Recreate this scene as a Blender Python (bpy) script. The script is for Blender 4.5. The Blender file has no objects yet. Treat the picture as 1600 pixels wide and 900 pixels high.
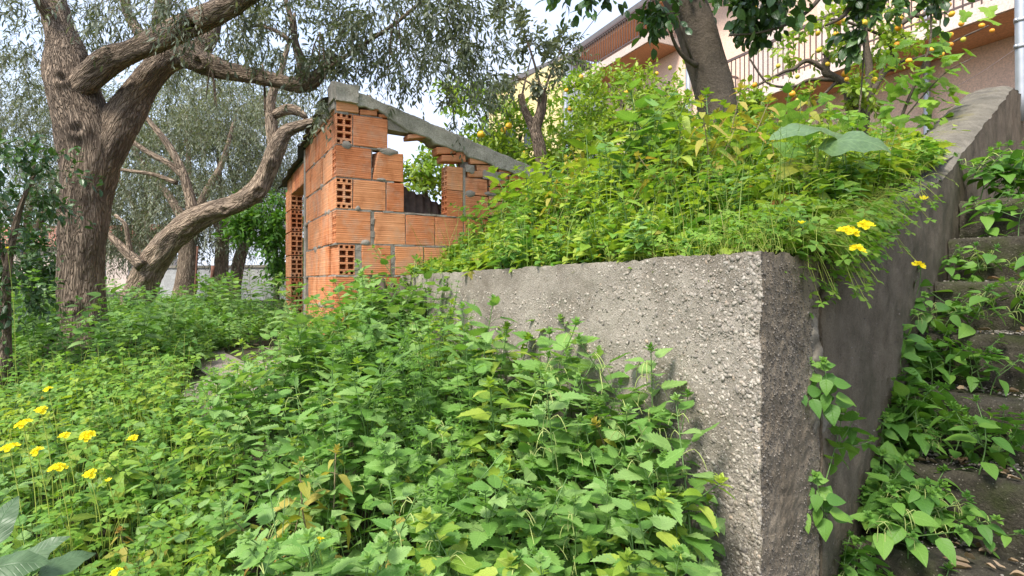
import bpy, bmesh, math, random
import numpy as np
from mathutils import Vector, Matrix, noise
random.seed(7)
RNG = np.random.default_rng(7)
SC = bpy.context.scene
COL = SC.collection
R = math.radians

# ------------------------------------------------------------------ camera, sky, sun, exposure
cam = bpy.data.cameras.new("camera")
cam.sensor_width = 36.0
cam.lens = 36.0 * 866 / 1600
cam.shift_y = -10 / 1600
cam.clip_start = 0.02
cam.clip_end = 3000
camo = bpy.data.objects.new("camera", cam)
COL.objects.link(camo)
camo.location = (0, 0, 0)                 # the eye is the origin: ground lies about 1.35 m below it
camo.rotation_euler = (R(90), 0, 0)
SC.camera = camo

SUN_AZ = R(218)      # compass-like angle from +Y clockwise: light comes from the left, behind the camera
SUN_EL = R(52)
W = bpy.data.worlds.new("World")
SC.world = W
W.use_nodes = True
wn, wl = W.node_tree.nodes, W.node_tree.links
wn.clear()
out = wn.new("ShaderNodeOutputWorld")
bg = wn.new("ShaderNodeBackground")
sky = wn.new("ShaderNodeTexSky")
sky.sky_type = 'NISHITA'
sky.sun_disc = False
sky.sun_elevation = SUN_EL
sky.sun_rotation = SUN_AZ
sky.air_density = 1.0
sky.dust_density = 2.0
tc = wn.new("ShaderNodeTexCoord")
mp = wn.new("ShaderNodeMapping")
mp.inputs['Scale'].default_value = (1.0, 1.0, 2.2)
nz = wn.new("ShaderNodeTexNoise")
nz.inputs['Scale'].default_value = 2.3
nz.inputs['Detail'].default_value = 6
nz.inputs['Roughness'].default_value = 0.55
ramp = wn.new("ShaderNodeValToRGB")
ramp.color_ramp.elements[0].position = 0.30
ramp.color_ramp.elements[0].color = (0.45, 0.45, 0.45, 1)
ramp.color_ramp.elements[1].position = 0.62
ramp.color_ramp.elements[1].color = (0.95, 0.95, 0.95, 1)
mix = wn.new("ShaderNodeMixRGB")
mix.inputs['Color2'].default_value = (1.95, 2.13, 2.62, 1)
bg.inputs['Strength'].default_value = 0.13
wl.new(tc.outputs['Generated'], mp.inputs['Vector'])
wl.new(mp.outputs['Vector'], nz.inputs['Vector'])
wl.new(nz.outputs['Fac'], ramp.inputs['Fac'])
wl.new(ramp.outputs['Color'], mix.inputs['Fac'])
wl.new(sky.outputs['Color'], mix.inputs['Color1'])
wl.new(mix.outputs['Color'], bg.inputs['Color'])
wl.new(bg.outputs['Background'], out.inputs['Surface'])

sun = bpy.data.lights.new("sun", 'SUN')
sun.energy = 1.5
sun.angle = R(17)
sun.color = (1.0, 0.95, 0.87)
suno = bpy.data.objects.new("sun", sun)
COL.objects.link(suno)
sd = Vector((math.sin(SUN_AZ) * math.cos(SUN_EL), math.cos(SUN_AZ) * math.cos(SUN_EL), math.sin(SUN_EL)))
suno.rotation_euler = sd.to_track_quat('Z', 'Y').to_euler()
suno.location = sd * 30

SC.view_settings.view_transform = 'Standard'
SC.view_settings.look = 'None'
SC.view_settings.gamma = 1
SC.view_settings.exposure = 2.1
SC.cycles.max_bounces = 8
SC.cycles.transmission_bounces = 4

# ------------------------------------------------------------------ plan of the place
def P(u, v, Y):
    """point of the place that the survey photo shows at (u, v) when it lies Y metres ahead"""
    return Vector(((u - 800) / 866 * Y, Y, (440 - v) / 866 * Y))

RD = Vector((0.866, 0.5, 0)); LD = Vector((-0.5, 0.866, 0)); ZZ = Vector((0, 0, 1))
HC = Vector((-1.334, 4.2, 0))            # near corner of the brick hut
WB = Vector((0.72, 1.6, 0))              # near corner of the concrete wall
CD = Vector((0.746, 0.666, 0)); CQ = Vector((0.666, -0.746, 0))   # along and across the stairs

def sstep(a, b, x):
    t = np.clip((np.asarray(x, float) - a) / (b - a), 0, 1)   # a > b gives a falling step
    return t * t * (3 - 2 * t)

def zground(x, y):
    x = np.asarray(x, float); y = np.asarray(y, float)
    s = np.clip(y, -3, 4.2)
    z = -1.36 + 0.2 * s
    z = z + 0.03 * np.sin(1.7 * x + 0.4) * np.sin(1.3 * y + 1.1)
    z = z - 0.75 * sstep(0.66, 0.95, x) * sstep(3.2, 2.4, y)
    return z - 0.02 * np.clip(y - 6, 0, 30) * 0.2

def zbank(x, y):
    x = np.asarray(x, float); y = np.asarray(y, float)
    d = (x - WB.x) * RD.x + (y - WB.y) * RD.y
    z = 0.02 + 0.29 * np.clip(d, 0, 4.5) + 0.10 * np.clip(d - 4.5, 0, 12)
    return z + 0.03 * np.sin(2.1 * x) * np.sin(1.9 * y + .7)

# ------------------------------------------------------------------ object helpers
def tag(o, label=None, cat=None, group=None, kind=None):
    if label: o['label'] = label
    if cat: o['category'] = cat
    if group: o['group'] = group
    if kind: o['kind'] = kind
    return o

def empty(name, loc=(0, 0, 0), label=None, cat=None, group=None, rz=0.0):
    o = bpy.data.objects.new(name, None)
    o.empty_display_size = 0.1
    o.location = loc
    o.rotation_euler = (0, 0, rz)
    COL.objects.link(o)
    return tag(o, label, cat, group)

def link(name, me, parent=None, M=None):
    o = bpy.data.objects.new(name, me)
    COL.objects.link(o)
    if parent is not None: o.parent = parent
    if M is not None: o.matrix_basis = M
    return o

class Geo:
    """collects vertices and faces (numpy) and builds ONE mesh"""
    def __init__(self):
        self.V = []; self.F = []; self.n = 0
        self.rn = []; self.uv = []; self.cy = []
    def add(self, V, F, rnd=0.0, uv=None, cyl=None, mi=0):
        V = np.asarray(V, np.float32).reshape(-1, 3)
        k = len(V)
        Fs = F if isinstance(F, list) and len(F) and isinstance(F[0], np.ndarray) else [np.asarray(F, np.int32)]
        for f in Fs:
            self.F.append((np.asarray(f, np.int32) + self.n, mi))
        self.V.append(V)
        self.rn.append(np.broadcast_to(np.asarray(rnd, np.float32), (k,)))
        self.uv.append(np.zeros((k, 2), np.float32) if uv is None else np.asarray(uv, np.float32))
        self.cy.append(V if cyl is None else np.asarray(cyl, np.float32))
        self.n += k
    def scatter(self, tm, A, T, rnd, mi=0):
        """tm=(V,F,uv); A (K,3,3) columns are axes (scaled), T (K,3), rnd (K,)"""
        V, F, uv = tm
        K = len(T); n = len(V)
        if K == 0: return
        VV = np.einsum('kij,nj->kni', A, V) + T[:, None, :]
        Fs = F if isinstance(F, list) else [F]
        FF = []
        for f in Fs:
            FF.append((f[None] + (np.arange(K) * n)[:, None, None]).reshape(-1, f.shape[1]))
        self.add(VV.reshape(-1, 3), FF, np.repeat(rnd, n), np.tile(uv, (K, 1)), mi=mi)
    def mesh(self, name, mats, smooth=True):
        me = bpy.data.meshes.new(name)
        V = np.concatenate(self.V)
        me.vertices.add(len(V)); me.vertices.foreach_set('co', V.ravel())
        loops = np.concatenate([f.ravel() for f, m in self.F])
        tot = np.concatenate([np.full(len(f), f.shape[1], np.int32) for f, m in self.F])
        mi = np.concatenate([np.full(len(f), m, np.int32) for f, m in self.F])
        st = np.concatenate([[0], np.cumsum(tot)[:-1]]).astype(np.int32)
        me.loops.add(len(loops)); me.loops.foreach_set('vertex_index', loops.astype(np.int32))
        me.polygons.add(len(tot)); me.polygons.foreach_set('loop_start', st)
        try: me.polygons.foreach_set('loop_total', tot)
        except Exception: pass
        me.polygons.foreach_set('material_index', mi)
        me.polygons.foreach_set('use_smooth', np.full(len(tot), smooth, bool))
        uvl = me.uv_layers.new(name='UVMap')
        uv = np.concatenate(self.uv)[loops]
        uvl.data.foreach_set('uv', uv.ravel().astype(np.float32))
        a = me.attributes.new('rnd', 'FLOAT', 'POINT'); a.data.foreach_set('value', np.concatenate(self.rn).astype(np.float32))
        c = me.attributes.new('cyl', 'FLOAT_VECTOR', 'POINT'); c.data.foreach_set('vector', np.concatenate(self.cy).ravel().astype(np.float32))
        for m in (mats if isinstance(mats, (list, tuple)) else [mats]): me.materials.append(m)
        me.update(calc_edges=True); me.validate()
        return me
    def build(self, name, mats, parent=None, smooth=True, M=None):
        return link(name, self.mesh(name, mats, smooth), parent, M)

def rot_to(d, up=ZZ):
    """3x3 with y axis along d and z axis as near to up as possible"""
    y = Vector(d).normalized(); u = Vector(up)
    x = y.cross(u)
    if x.length < 1e-4: x = y.orthogonal()
    x.normalize(); z = x.cross(y)
    return Matrix((x, y, z)).transposed()

def frames(D, U):
    """vectorised rot_to: D,U (K,3) -> (K,3,3)"""
    D = D / np.linalg.norm(D, axis=1, keepdims=True)
    X = np.cross(D, U); X /= (np.linalg.norm(X, axis=1, keepdims=True) + 1e-9)
    Z = np.cross(X, D)
    return np.stack([X, D, Z], axis=2)

BOXF = np.array([[0, 1, 3, 2], [4, 6, 7, 5], [0, 4, 5, 1], [2, 3, 7, 6], [0, 2, 6, 4], [1, 5, 7, 3]], np.int32)
def box(g, c, ex, ey, ez, rnd=0.0, mi=0, jit=0.0):
    """box with centre c and half-edge vectors"""
    c, ex, ey, ez = (np.array(a, float) for a in (c, ex, ey, ez))
    V = np.array([c + sx * ex + sy * ey + sz * ez for sx in (-1, 1) for sy in (-1, 1) for sz in (-1, 1)])
    if jit: V = V + RNG.normal(0, jit, V.shape)
    g.add(V, BOXF, rnd, mi=mi)

def catmull(pts, step):
    """pts: list of arrays (x,y,z,r) -> resampled"""
    Q = np.array(pts, float)
    Q = np.vstack([2 * Q[0] - Q[1], Q, 2 * Q[-1] - Q[-2]])
    outp = []
    for i in range(1, len(Q) - 2):
        p0, p1, p2, p3 = Q[i - 1], Q[i], Q[i + 1], Q[i + 2]
        L = np.linalg.norm(p2[:3] - p1[:3]); n = max(1, int(math.ceil(L / step)))
        for k in range(n):
            t = k / n
            outp.append(0.5 * ((2 * p1) + (-p0 + p2) * t + (2 * p0 - 5 * p1 + 4 * p2 - p3) * t * t + (-p0 + 3 * p1 - 3 * p2 + p3) * t ** 3))
    outp.append(Q[-2])
    return np.array(outp)

def tube(g, pts, seg=12, step=0.05, amp=0.0, freq=6.0, rnd=0.0, mi=0, cap=True, seed=0.0, twist=0.0, knots=()):
    """tapered tube along pts (x,y,z,r); amp: bark relief as a share of the radius"""
    C = catmull(pts, step); n = len(C)
    C[:, 3] = np.maximum(C[:, 3], 0.0008)
    T = np.gradient(C[:, :3], axis=0); T /= (np.linalg.norm(T, axis=1, keepdims=True) + 1e-9)
    ref = np.array([1.0, 0, 0]) if abs(T[0][0]) < 0.8 else np.array([0, 1.0, 0])
    X = ref - T[0] * ref.dot(T[0]); X /= np.linalg.norm(X)
    Xs = [X]
    for i in range(1, n):
        X = Xs[-1] - T[i] * Xs[-1].dot(T[i]); X /= (np.linalg.norm(X) + 1e-9); Xs.append(X)
    Xs = np.array(Xs); Ys = np.cross(T, Xs)
    th = np.arange(seg) / seg * 2 * math.pi
    s = np.concatenate([[0], np.cumsum(np.linalg.norm(np.diff(C[:, :3], axis=0), axis=1))])
    ct, st_ = np.cos(th), np.sin(th)
    rr = np.repeat(C[:, 3:4], seg, 1)
    if amp:
        for i in range(n):
            r0 = C[i, 3]
            for j in range(seg):
                a = th[j] + twist * s[i]
                q = Vector((math.cos(a) * r0 * freq, math.sin(a) * r0 * freq, s[i] * freq * 0.32 + seed * 7.3))
                e = noise.noise(q) * 0.9
                e += 0.75 * (0.45 - abs(noise.noise(q * 2.3)) * 1.6)
                big = noise.noise(Vector((math.cos(a) * 1.1, math.sin(a) * 1.1, s[i] * 1.9 + seed * 3.1)))
                rr[i, j] = r0 * (1 + amp * e + amp * 1.5 * big)
    V = C[:, None, :3] + rr[..., None] * (ct[None, :, None] * Xs[:, None, :] + st_[None, :, None] * Ys[:, None, :])
    for kc, kr, ka in knots:          # burrs and hollows: a raised ring round a dent
        dv = V - np.array(kc); r_ = np.linalg.norm(dv, axis=2) / kr
        nrm = V - C[:, None, :3]; nrm /= (np.linalg.norm(nrm, axis=2, keepdims=True) + 1e-9)
        V = V + nrm * (ka * (np.exp(-((r_ - .95) / .4) ** 2) - 1.9 * np.exp(-(r_ / .5) ** 2)))[..., None]
    cyl = np.stack([ct[None] * C[:, 3:4], st_[None] * C[:, 3:4], np.repeat(s[:, None], seg, 1) + seed], axis=2)
    idx = np.arange(n * seg).reshape(n, seg); nx = np.roll(idx, -1, 1)
    F = np.stack([idx[:-1], nx[:-1], nx[1:], idx[1:]], axis=2).reshape(-1, 4)
    uv = np.stack([np.tile(th / 6.283, (n, 1)), np.repeat(s[:, None], seg, 1)], axis=2).reshape(-1, 2)
    V = V.reshape(-1, 3); cyl = cyl.reshape(-1, 3)
    if cap:
        V = np.vstack([V, C[0, :3], C[-1, :3]]); cyl = np.vstack([cyl, [0, 0, seed], [0, 0, s[-1] + seed]])
        uv = np.vstack([uv, [0, 0], [0, 1]])
        c0, c1 = n * seg, n * seg + 1
        F3 = np.vstack([np.stack([nx[0], idx[0], np.full(seg, c0)], 1), np.stack([idx[-1], nx[-1], np.full(seg, c1)], 1)])
        g.add(V, [F, F3], rnd, uv, cyl, mi)
    else:
        g.add(V, F, rnd, uv, cyl, mi)

# ------------------------------------------------------------------ materials
def newmat(name):
    m = bpy.data.materials.new(name); m.use_nodes = True
    nt = m.node_tree; nt.nodes.clear()
    o = nt.nodes.new('ShaderNodeOutputMaterial')
    b = nt.nodes.new('ShaderNodeBsdfPrincipled')
    nt.links.new(b.outputs[0], o.inputs['Surface'])
    return m, nt, b, o

def nd(nt, t, ins=None, **kw):
    n = nt.nodes.new('ShaderNode' + t)
    for k, v in kw.items(): setattr(n, k, v)
    for k, v in (ins or {}).items():
        if isinstance(v, bpy.types.NodeSocket): nt.links.new(v, n.inputs[k])
        else: n.inputs[k].default_value = v
    return n

def ramp_(nt, fac, stops):
    n = nt.nodes.new('ShaderNodeValToRGB')
    el = n.color_ramp.elements
    while len(el) < len(stops): el.new(0.5)
    for e, (p, c) in zip(el, stops):
        e.position = p; e.color = (c[0], c[1], c[2], 1) if not isinstance(c, (int, float)) else (c, c, c, 1)
    nt.links.new(fac, n.inputs['Fac'])
    return n.outputs['Color']

def math_(nt, op, a, b=0.0, c=None):
    n = nd(nt, 'Math', operation=op)
    for i, v in enumerate([a, b] + ([c] if c is not None else [])):
        if isinstance(v, bpy.types.NodeSocket): nt.links.new(v, n.inputs[i])
        else: n.inputs[i].default_value = v
    return n.outputs[0]

def mixc(nt, fac, a, b, mode='MIX'):
    n = nd(nt, 'MixRGB', blend_type=mode)
    for k, v in (('Fac', fac), ('Color1', a), ('Color2', b)):
        if isinstance(v, bpy.types.NodeSocket): nt.links.new(v, n.inputs[k])
        else: n.inputs[k].default_value = (v[0], v[1], v[2], 1) if not isinstance(v, (int, float)) else v
    return n.outputs[0]

def rnd_socket(nt):
    a = nd(nt, 'Attribute', attribute_name='rnd')
    o = nd(nt, 'ObjectInfo')
    return math_(nt, 'FRACT', math_(nt, 'ADD', a.outputs['Fac'], o.outputs['Random']))

def leaf_mat(name, cols, trans=0.35, rough=0.5, vein=0.6, nv=9.0, spec=0.35, veinc=1.35):
    m, nt, b, o = newmat(name)
    r = rnd_socket(nt)
    n = len(cols)
    c = ramp_(nt, r, [((i + 0.0) / max(1, n - 1), cols[i]) for i in range(n)])
    uv = nd(nt, 'UVMap', uv_map='UVMap')
    sep = nd(nt, 'SeparateXYZ', {0: uv.outputs[0]})
    ax = math_(nt, 'ABSOLUTE', sep.outputs['X'])
    ph = math_(nt, 'SUBTRACT', math_(nt, 'MULTIPLY', sep.outputs['Y'], nv), math_(nt, 'MULTIPLY', ax, nv * 0.28))
    w = math_(nt, 'ABSOLUTE', math_(nt, 'SUBTRACT', math_(nt, 'FRACT', ph), 0.5))     # 0 at side veins
    side = math_(nt, 'SUBTRACT', 1.0, math_(nt, 'MINIMUM', math_(nt, 'MULTIPLY', w, 7.0), 1.0))
    mid = math_(nt, 'SUBTRACT', 1.0, math_(nt, 'MINIMUM', math_(nt, 'MULTIPLY', ax, 14.0), 1.0))
    v = math_(nt, 'MAXIMUM', math_(nt, 'MULTIPLY', side, 0.55), mid)
    tcn = nd(nt, 'TexCoord')
    nz = nd(nt, 'TexNoise', {'Vector': tcn.outputs['Object'], 'Scale': 60.0, 'Detail': 3.0})
    c2 = mixc(nt, math_(nt, 'MULTIPLY', v, vein), c, mixc(nt, 1.0, c, (veinc, veinc * 0.97, veinc * 1.0), 'MULTIPLY'))
    c3 = mixc(nt, 0.45, c2, mixc(nt, 1.0, c2, ramp_(nt, nz.outputs['Fac'], [(0.3, (0.55, 0.6, 0.5)), (0.7, (1.4, 1.35, 1.3))]), 'MULTIPLY'))
    nt.links.new(c3, b.inputs['Base Color'])
    b.inputs['Roughness'].default_value = rough
    b.inputs['Specular IOR Level'].default_value = spec
    bp = nd(nt, 'Bump', {'Strength': 0.5, 'Distance': 0.002, 'Height': math_(nt, 'SUBTRACT', 1.0, v)})
    nt.links.new(bp.outputs[0], b.inputs['Normal'])
    tr = nd(nt, 'BsdfTranslucent', {'Color': mixc(nt, 1.0, c3, (1.35, 1.35, 0.6), 'MULTIPLY')})
    mx = nd(nt, 'MixShader', {0: trans, 1: b.outputs[0], 2: tr.outputs[0]})
    nt.links.new(mx.outputs[0], o.inputs['Surface'])
    return m

def bark_mat(name, dark, light, scale=26.0, strength=0.9, dist=0.02, stretch=0.22, moss=None):
    m, nt, b, o = newmat(name)
    at = nd(nt, 'Attribute', attribute_name='cyl')
    mpn = nd(nt, 'Mapping', {'Vector': at.outputs['Vector'], 'Scale': (1, 1, stretch)})
    warp = nd(nt, 'TexNoise', {'Vector': mpn.outputs[0], 'Scale': scale * 0.35, 'Detail': 3.0})
    vec = mixc(nt, 0.2, mpn.outputs[0], warp.outputs['Color'], 'ADD')
    vo = nd(nt, 'TexVoronoi', {'Vector': vec, 'Scale': scale * 1.3}, feature='DISTANCE_TO_EDGE')
    n1 = nd(nt, 'TexNoise', {'Vector': vec, 'Scale': scale, 'Detail': 8.0, 'Roughness': 0.65})
    n2 = nd(nt, 'TexNoise', {'Vector': at.outputs['Vector'], 'Scale': 4.0, 'Detail': 4.0})
    fis = ramp_(nt, vo.outputs['Distance'], [(0.0, 0.0), (0.2, 1.0)])
    h = math_(nt, 'ADD', math_(nt, 'MULTIPLY', n1.outputs['Fac'], 1.2), math_(nt, 'MULTIPLY', fis, 0.6))
    c = ramp_(nt, n1.outputs['Fac'], [(0.3, dark), (0.72, light)])
    c = mixc(nt, 0.75, c, mixc(nt, 1.0, c, ramp_(nt, fis, [(0.0, (0.38, 0.35, 0.33)), (0.8, (1.1, 1.1, 1.1))]), 'MULTIPLY'))
    c = mixc(nt, 0.8, c, mixc(nt, 1.0, c, ramp_(nt, n2.outputs['Fac'], [(0.3, (0.7, 0.68, 0.66)), (0.7, (1.35, 1.3, 1.22))]), 'MULTIPLY'))
    if moss:
        n3 = nd(nt, 'TexNoise', {'Vector': at.outputs['Vector'], 'Scale': 2.6, 'Detail': 5.0})
        c = mixc(nt, ramp_(nt, n3.outputs['Fac'], [(0.55, 0.0), (0.72, 0.55)]), c, moss)
    nt.links.new(c, b.inputs['Base Color'])
    b.inputs['Roughness'].default_value = 0.9
    b.inputs['Specular IOR Level'].default_value = 0.2
    bp = nd(nt, 'Bump', {'Strength': strength, 'Distance': dist, 'Height': h})
    nt.links.new(bp.outputs[0], b.inputs['Normal'])
    return m

def rough_mat(name, c1, c2, scale=8.0, fine=90.0, bump=0.5, dist=0.006, rough=0.9, stain=None, stain_scale=2.0, stain_lo=.5, stain_hi=.7, spec=0.25, speck=None, gen='Object'):
    """mineral surface: two-tone mottling, fine grain, optional stains and specks"""
    m, nt, b, o = newmat(name)
    t = nd(nt, 'TexCoord')
    v = t.outputs[gen]
    n1 = nd(nt, 'TexNoise', {'Vector': v, 'Scale': scale, 'Detail': 7.0, 'Roughness': 0.62})
    n2 = nd(nt, 'TexNoise', {'Vector': v, 'Scale': fine, 'Detail': 4.0, 'Roughness': 0.7})
    r = rnd_socket(nt)
    c = ramp_(nt, n1.outputs['Fac'], [(0.3, c1), (0.7, c2)])
    c = mixc(nt, 0.8, c, mixc(nt, 1.0, c, ramp_(nt, n2.outputs['Fac'], [(0.3, (0.62, 0.62, 0.62)), (0.7, (1.3, 1.3, 1.3))]), 'MULTIPLY'))
    c = mixc(nt, 1.0, c, ramp_(nt, r, [(0, (0.85, 0.85, 0.85)), (1, (1.15, 1.15, 1.15))]), 'MULTIPLY')
    if stain:
        n3 = nd(nt, 'TexNoise', {'Vector': v, 'Scale': stain_scale, 'Detail': 6.0, 'Roughness': 0.65})
        c = mixc(nt, ramp_(nt, n3.outputs['Fac'], [(stain_lo, 0.0), (stain_hi, 0.8)]), c, stain)
    if speck:
        vo = nd(nt, 'TexVoronoi', {'Vector': v, 'Scale': speck[1]})
        c = mixc(nt, ramp_(nt, vo.outputs['Distance'], [(0.0, 0.9), (speck[2], 0.0)]), c, speck[0])
    nt.links.new(c, b.inputs['Base Color'])
    b.inputs['Roughness'].default_value = rough
    b.inputs['Specular IOR Level'].default_value = spec
    h = math_(nt, 'ADD', math_(nt, 'MULTIPLY', n1.outputs['Fac'], 1.2), math_(nt, 'MULTIPLY', n2.outputs['Fac'], 0.6))
    bp = nd(nt, 'Bump', {'Strength': bump, 'Distance': dist, 'Height': h})
    nt.links.new(bp.outputs[0], b.inputs['Normal'])
    return m

def brick_mat():
    m, nt, b, o = newmat('terracotta')
    t = nd(nt, 'TexCoord'); v = t.outputs['Object']
    r = rnd_socket(nt)
    oi = nd(nt, 'ObjectInfo')
    n1 = nd(nt, 'TexNoise', {'Vector': mixc(nt, 1.0, v, oi.outputs['Location'], 'ADD'), 'Scale': 9.0, 'Detail': 6.0, 'Roughness': 0.6})
    n2 = nd(nt, 'TexNoise', {'Vector': v, 'Scale': 140.0, 'Detail': 3.0})
    mpn = nd(nt, 'Mapping', {'Vector': v, 'Scale': (2.0, 2.0, 150.0)})
    n3 = nd(nt, 'TexNoise', {'Vector': mpn.outputs[0], 'Scale': 1.0, 'Detail': 2.0})     # extrusion streaks
    sep = nd(nt, 'SeparateXYZ', {0: v})
    gr = math_(nt, 'SINE', math_(nt, 'MULTIPLY', sep.outputs['Z'], 2 * math.pi * 62))
    c = ramp_(nt, r, [(0, (0.47, 0.155, 0.06)), (0.3, (0.58, 0.225, 0.09)), (0.6, (0.62, 0.28, 0.13)), (0.8, (0.50, 0.175, 0.07)), (1, (0.60, 0.25, 0.12))])
    c = mixc(nt, 0.9, c, mixc(nt, 1.0, c, ramp_(nt, n1.outputs['Fac'], [(0.25, (0.62, 0.54, 0.48)), (0.45, (1.0, 1.0, 1.0)), (0.75, (1.2, 1.32, 1.45))]), 'MULTIPLY'))
    c = mixc(nt, 0.7, c, mixc(nt, 1.0, c, ramp_(nt, n3.outputs['Fac'], [(0.35, (0.62, 0.55, 0.50)), (0.65, (1.2, 1.22, 1.25))]), 'MULTIPLY'))
    n4 = nd(nt, 'TexNoise', {'Vector': mixc(nt, 1.0, v, oi.outputs['Location'], 'ADD'), 'Scale': 5.0, 'Detail': 8.0, 'Roughness': 0.7})
    c = mixc(nt, ramp_(nt, n4.outputs['Fac'], [(0.50, 0.0), (0.72, 0.7)]), c, (0.42, 0.30, 0.21))          # cement haze
    nt.links.new(c, b.inputs['Base Color'])
    b.inputs['Roughness'].default_value = 0.85
    b.inputs['Specular IOR Level'].default_value = 0.25
    h = math_(nt, 'ADD', math_(nt, 'MULTIPLY', gr, 0.35), math_(nt, 'ADD', n2.outputs['Fac'], math_(nt, 'MULTIPLY', n1.outputs['Fac'], 1.5)))
    bp = nd(nt, 'Bump', {'Strength': 0.45, 'Distance': 0.003, 'Height': h})
    nt.links.new(bp.outputs[0], b.inputs['Normal'])
    return m

def plain_mat(name, c, rough=0.6, metal=0.0, var=0.15, scale=12.0, bump=0.1):
    m, nt, b, o = newmat(name)
    t = nd(nt, 'TexCoord')
    n1 = nd(nt, 'TexNoise', {'Vector': t.outputs['Object'], 'Scale': scale, 'Detail': 6.0, 'Roughness': 0.6})
    cc = mixc(nt, 1.0, c, ramp_(nt, n1.outputs['Fac'], [(0.3, (1 - var,) * 3), (0.7, (1 + var,) * 3)]), 'MULTIPLY')
    nt.links.new(cc, b.inputs['Base Color'])
    b.inputs['Roughness'].default_value = rough; b.inputs['Metallic'].default_value = metal
    bp = nd(nt, 'Bump', {'Strength': bump, 'Distance': 0.004, 'Height': n1.outputs['Fac']})
    nt.links.new(bp.outputs[0], b.inputs['Normal'])
    return m

M = {}
M['brick'] = brick_mat()
M['mortar'] = rough_mat('mortar', (0.21, 0.18, 0.145), (0.33, 0.29, 0.24), 14, 160, 0.9, 0.006)
M['beam'] = rough_mat('weathered_concrete', (0.25, 0.225, 0.18), (0.44, 0.40, 0.33), 7, 90, 0.9, 0.012, stain=(0.13, 0.115, 0.08), stain_scale=5, stain_lo=.55, stain_hi=.72)
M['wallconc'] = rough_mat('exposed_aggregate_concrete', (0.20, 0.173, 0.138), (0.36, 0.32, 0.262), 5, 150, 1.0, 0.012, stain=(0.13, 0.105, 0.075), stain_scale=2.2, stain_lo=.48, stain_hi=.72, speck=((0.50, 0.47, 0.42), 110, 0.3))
M['darkconc'] = rough_mat('dark_brown_concrete', (0.125, 0.099, 0.067), (0.235, 0.19, 0.135), 9, 150, 1.0, 0.012, stain=(0.062, 0.058, 0.034), stain_scale=3.4, stain_lo=.5, stain_hi=.72)  # dark brown base with darker mossy stains scattered by noise
M['endconc'] = rough_mat('weathered_brown_concrete', (0.175, 0.138, 0.094), (0.30, 0.245, 0.175), 9, 150, 1.0, 0.012, stain=(0.11, 0.088, 0.06), stain_scale=3, stain_lo=.5, stain_hi=.75)
M['cheektop'] = rough_mat('lichen_grey_concrete', (0.13, 0.118, 0.092), (0.25, 0.225, 0.18), 9, 120, 1.0, 0.012, stain=(0.20, 0.175, 0.05), stain_scale=3.0, stain_lo=.6, stain_hi=.75)
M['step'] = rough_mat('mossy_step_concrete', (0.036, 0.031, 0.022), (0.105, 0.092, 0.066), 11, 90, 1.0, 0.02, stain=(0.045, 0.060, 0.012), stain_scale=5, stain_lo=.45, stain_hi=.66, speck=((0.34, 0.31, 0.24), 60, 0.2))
M['smear'] = rough_mat('cement_smear', (0.17, 0.145, 0.11), (0.27, 0.24, 0.19), 9, 90, 0.7, 0.006)
M['soil'] = rough_mat('leaf_litter_soil', (0.035, 0.027, 0.018), (0.10, 0.080, 0.055), 6, 70, 1.0, 0.03, stain=(0.03, 0.045, 0.012), stain_scale=1.5, stain_lo=.45, stain_hi=.65)
M['path'] = rough_mat('dusty_path', (0.25, 0.21, 0.165), (0.38, 0.33, 0.27), 6, 90, 0.6, 0.01)
M['olivebark'] = bark_mat('old_tree_bark', (0.135, 0.102, 0.076), (0.41, 0.325, 0.245), 36, 1.0, 0.040, .13)
M['palebark'] = bark_mat('pale_olive_bark', (0.16, 0.12, 0.088), (0.42, 0.335, 0.25), 24, 1.0, 0.025)
M['greybark'] = rough_mat('smooth_grey_bark', (0.066, 0.052, 0.038), (0.135, 0.108, 0.082), 9, 60, 1.0, 0.012, stain=(0.045, 0.037, 0.028), stain_scale=9, stain_lo=.5, stain_hi=.7)
M['citrusbark'] = bark_mat('citrus_bark', (0.07, 0.055, 0.042), (0.20, 0.165, 0.13), 30, 0.6, 0.01, 0.4)
M['stem'] = plain_mat('green_stem', (0.10, 0.19, 0.045), 0.6, var=.25)
M['tassel'] = plain_mat('flower_tassel', (0.36, 0.42, 0.13), 0.8, var=.25)
M['drystem'] = plain_mat('dry_stem', (0.20, 0.16, 0.08), 0.8, var=.25)
# ------------------------------------------------------------------ ground sheets
def grid_sheet(name, xs, ys, zf, mat, kind='structure'):
    X, Y = np.meshgrid(xs, ys); Z = zf(X, Y)
    nx, ny = len(xs), len(ys)
    idx = np.arange(nx * ny).reshape(ny, nx)
    F = np.stack([idx[:-1, :-1], idx[:-1, 1:], idx[1:, 1:], idx[1:, :-1]], 2).reshape(-1, 4)
    g = Geo(); g.add(np.stack([X, Y, Z], 2).reshape(-1, 3), F)
    return tag(g.build(name, mat), kind=kind)

def spaced(lo, hi, n, far):
    a = np.linspace(lo, hi, n)
    return np.concatenate([[lo - far, lo - far * .3, lo - far * .08], a, [hi + far * .08, hi + far * .3, hi + far]])
grid_sheet('ground', spaced(-9, 6, 110, 220), spaced(-3, 14, 120, 220), zground, M['soil'])

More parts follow.
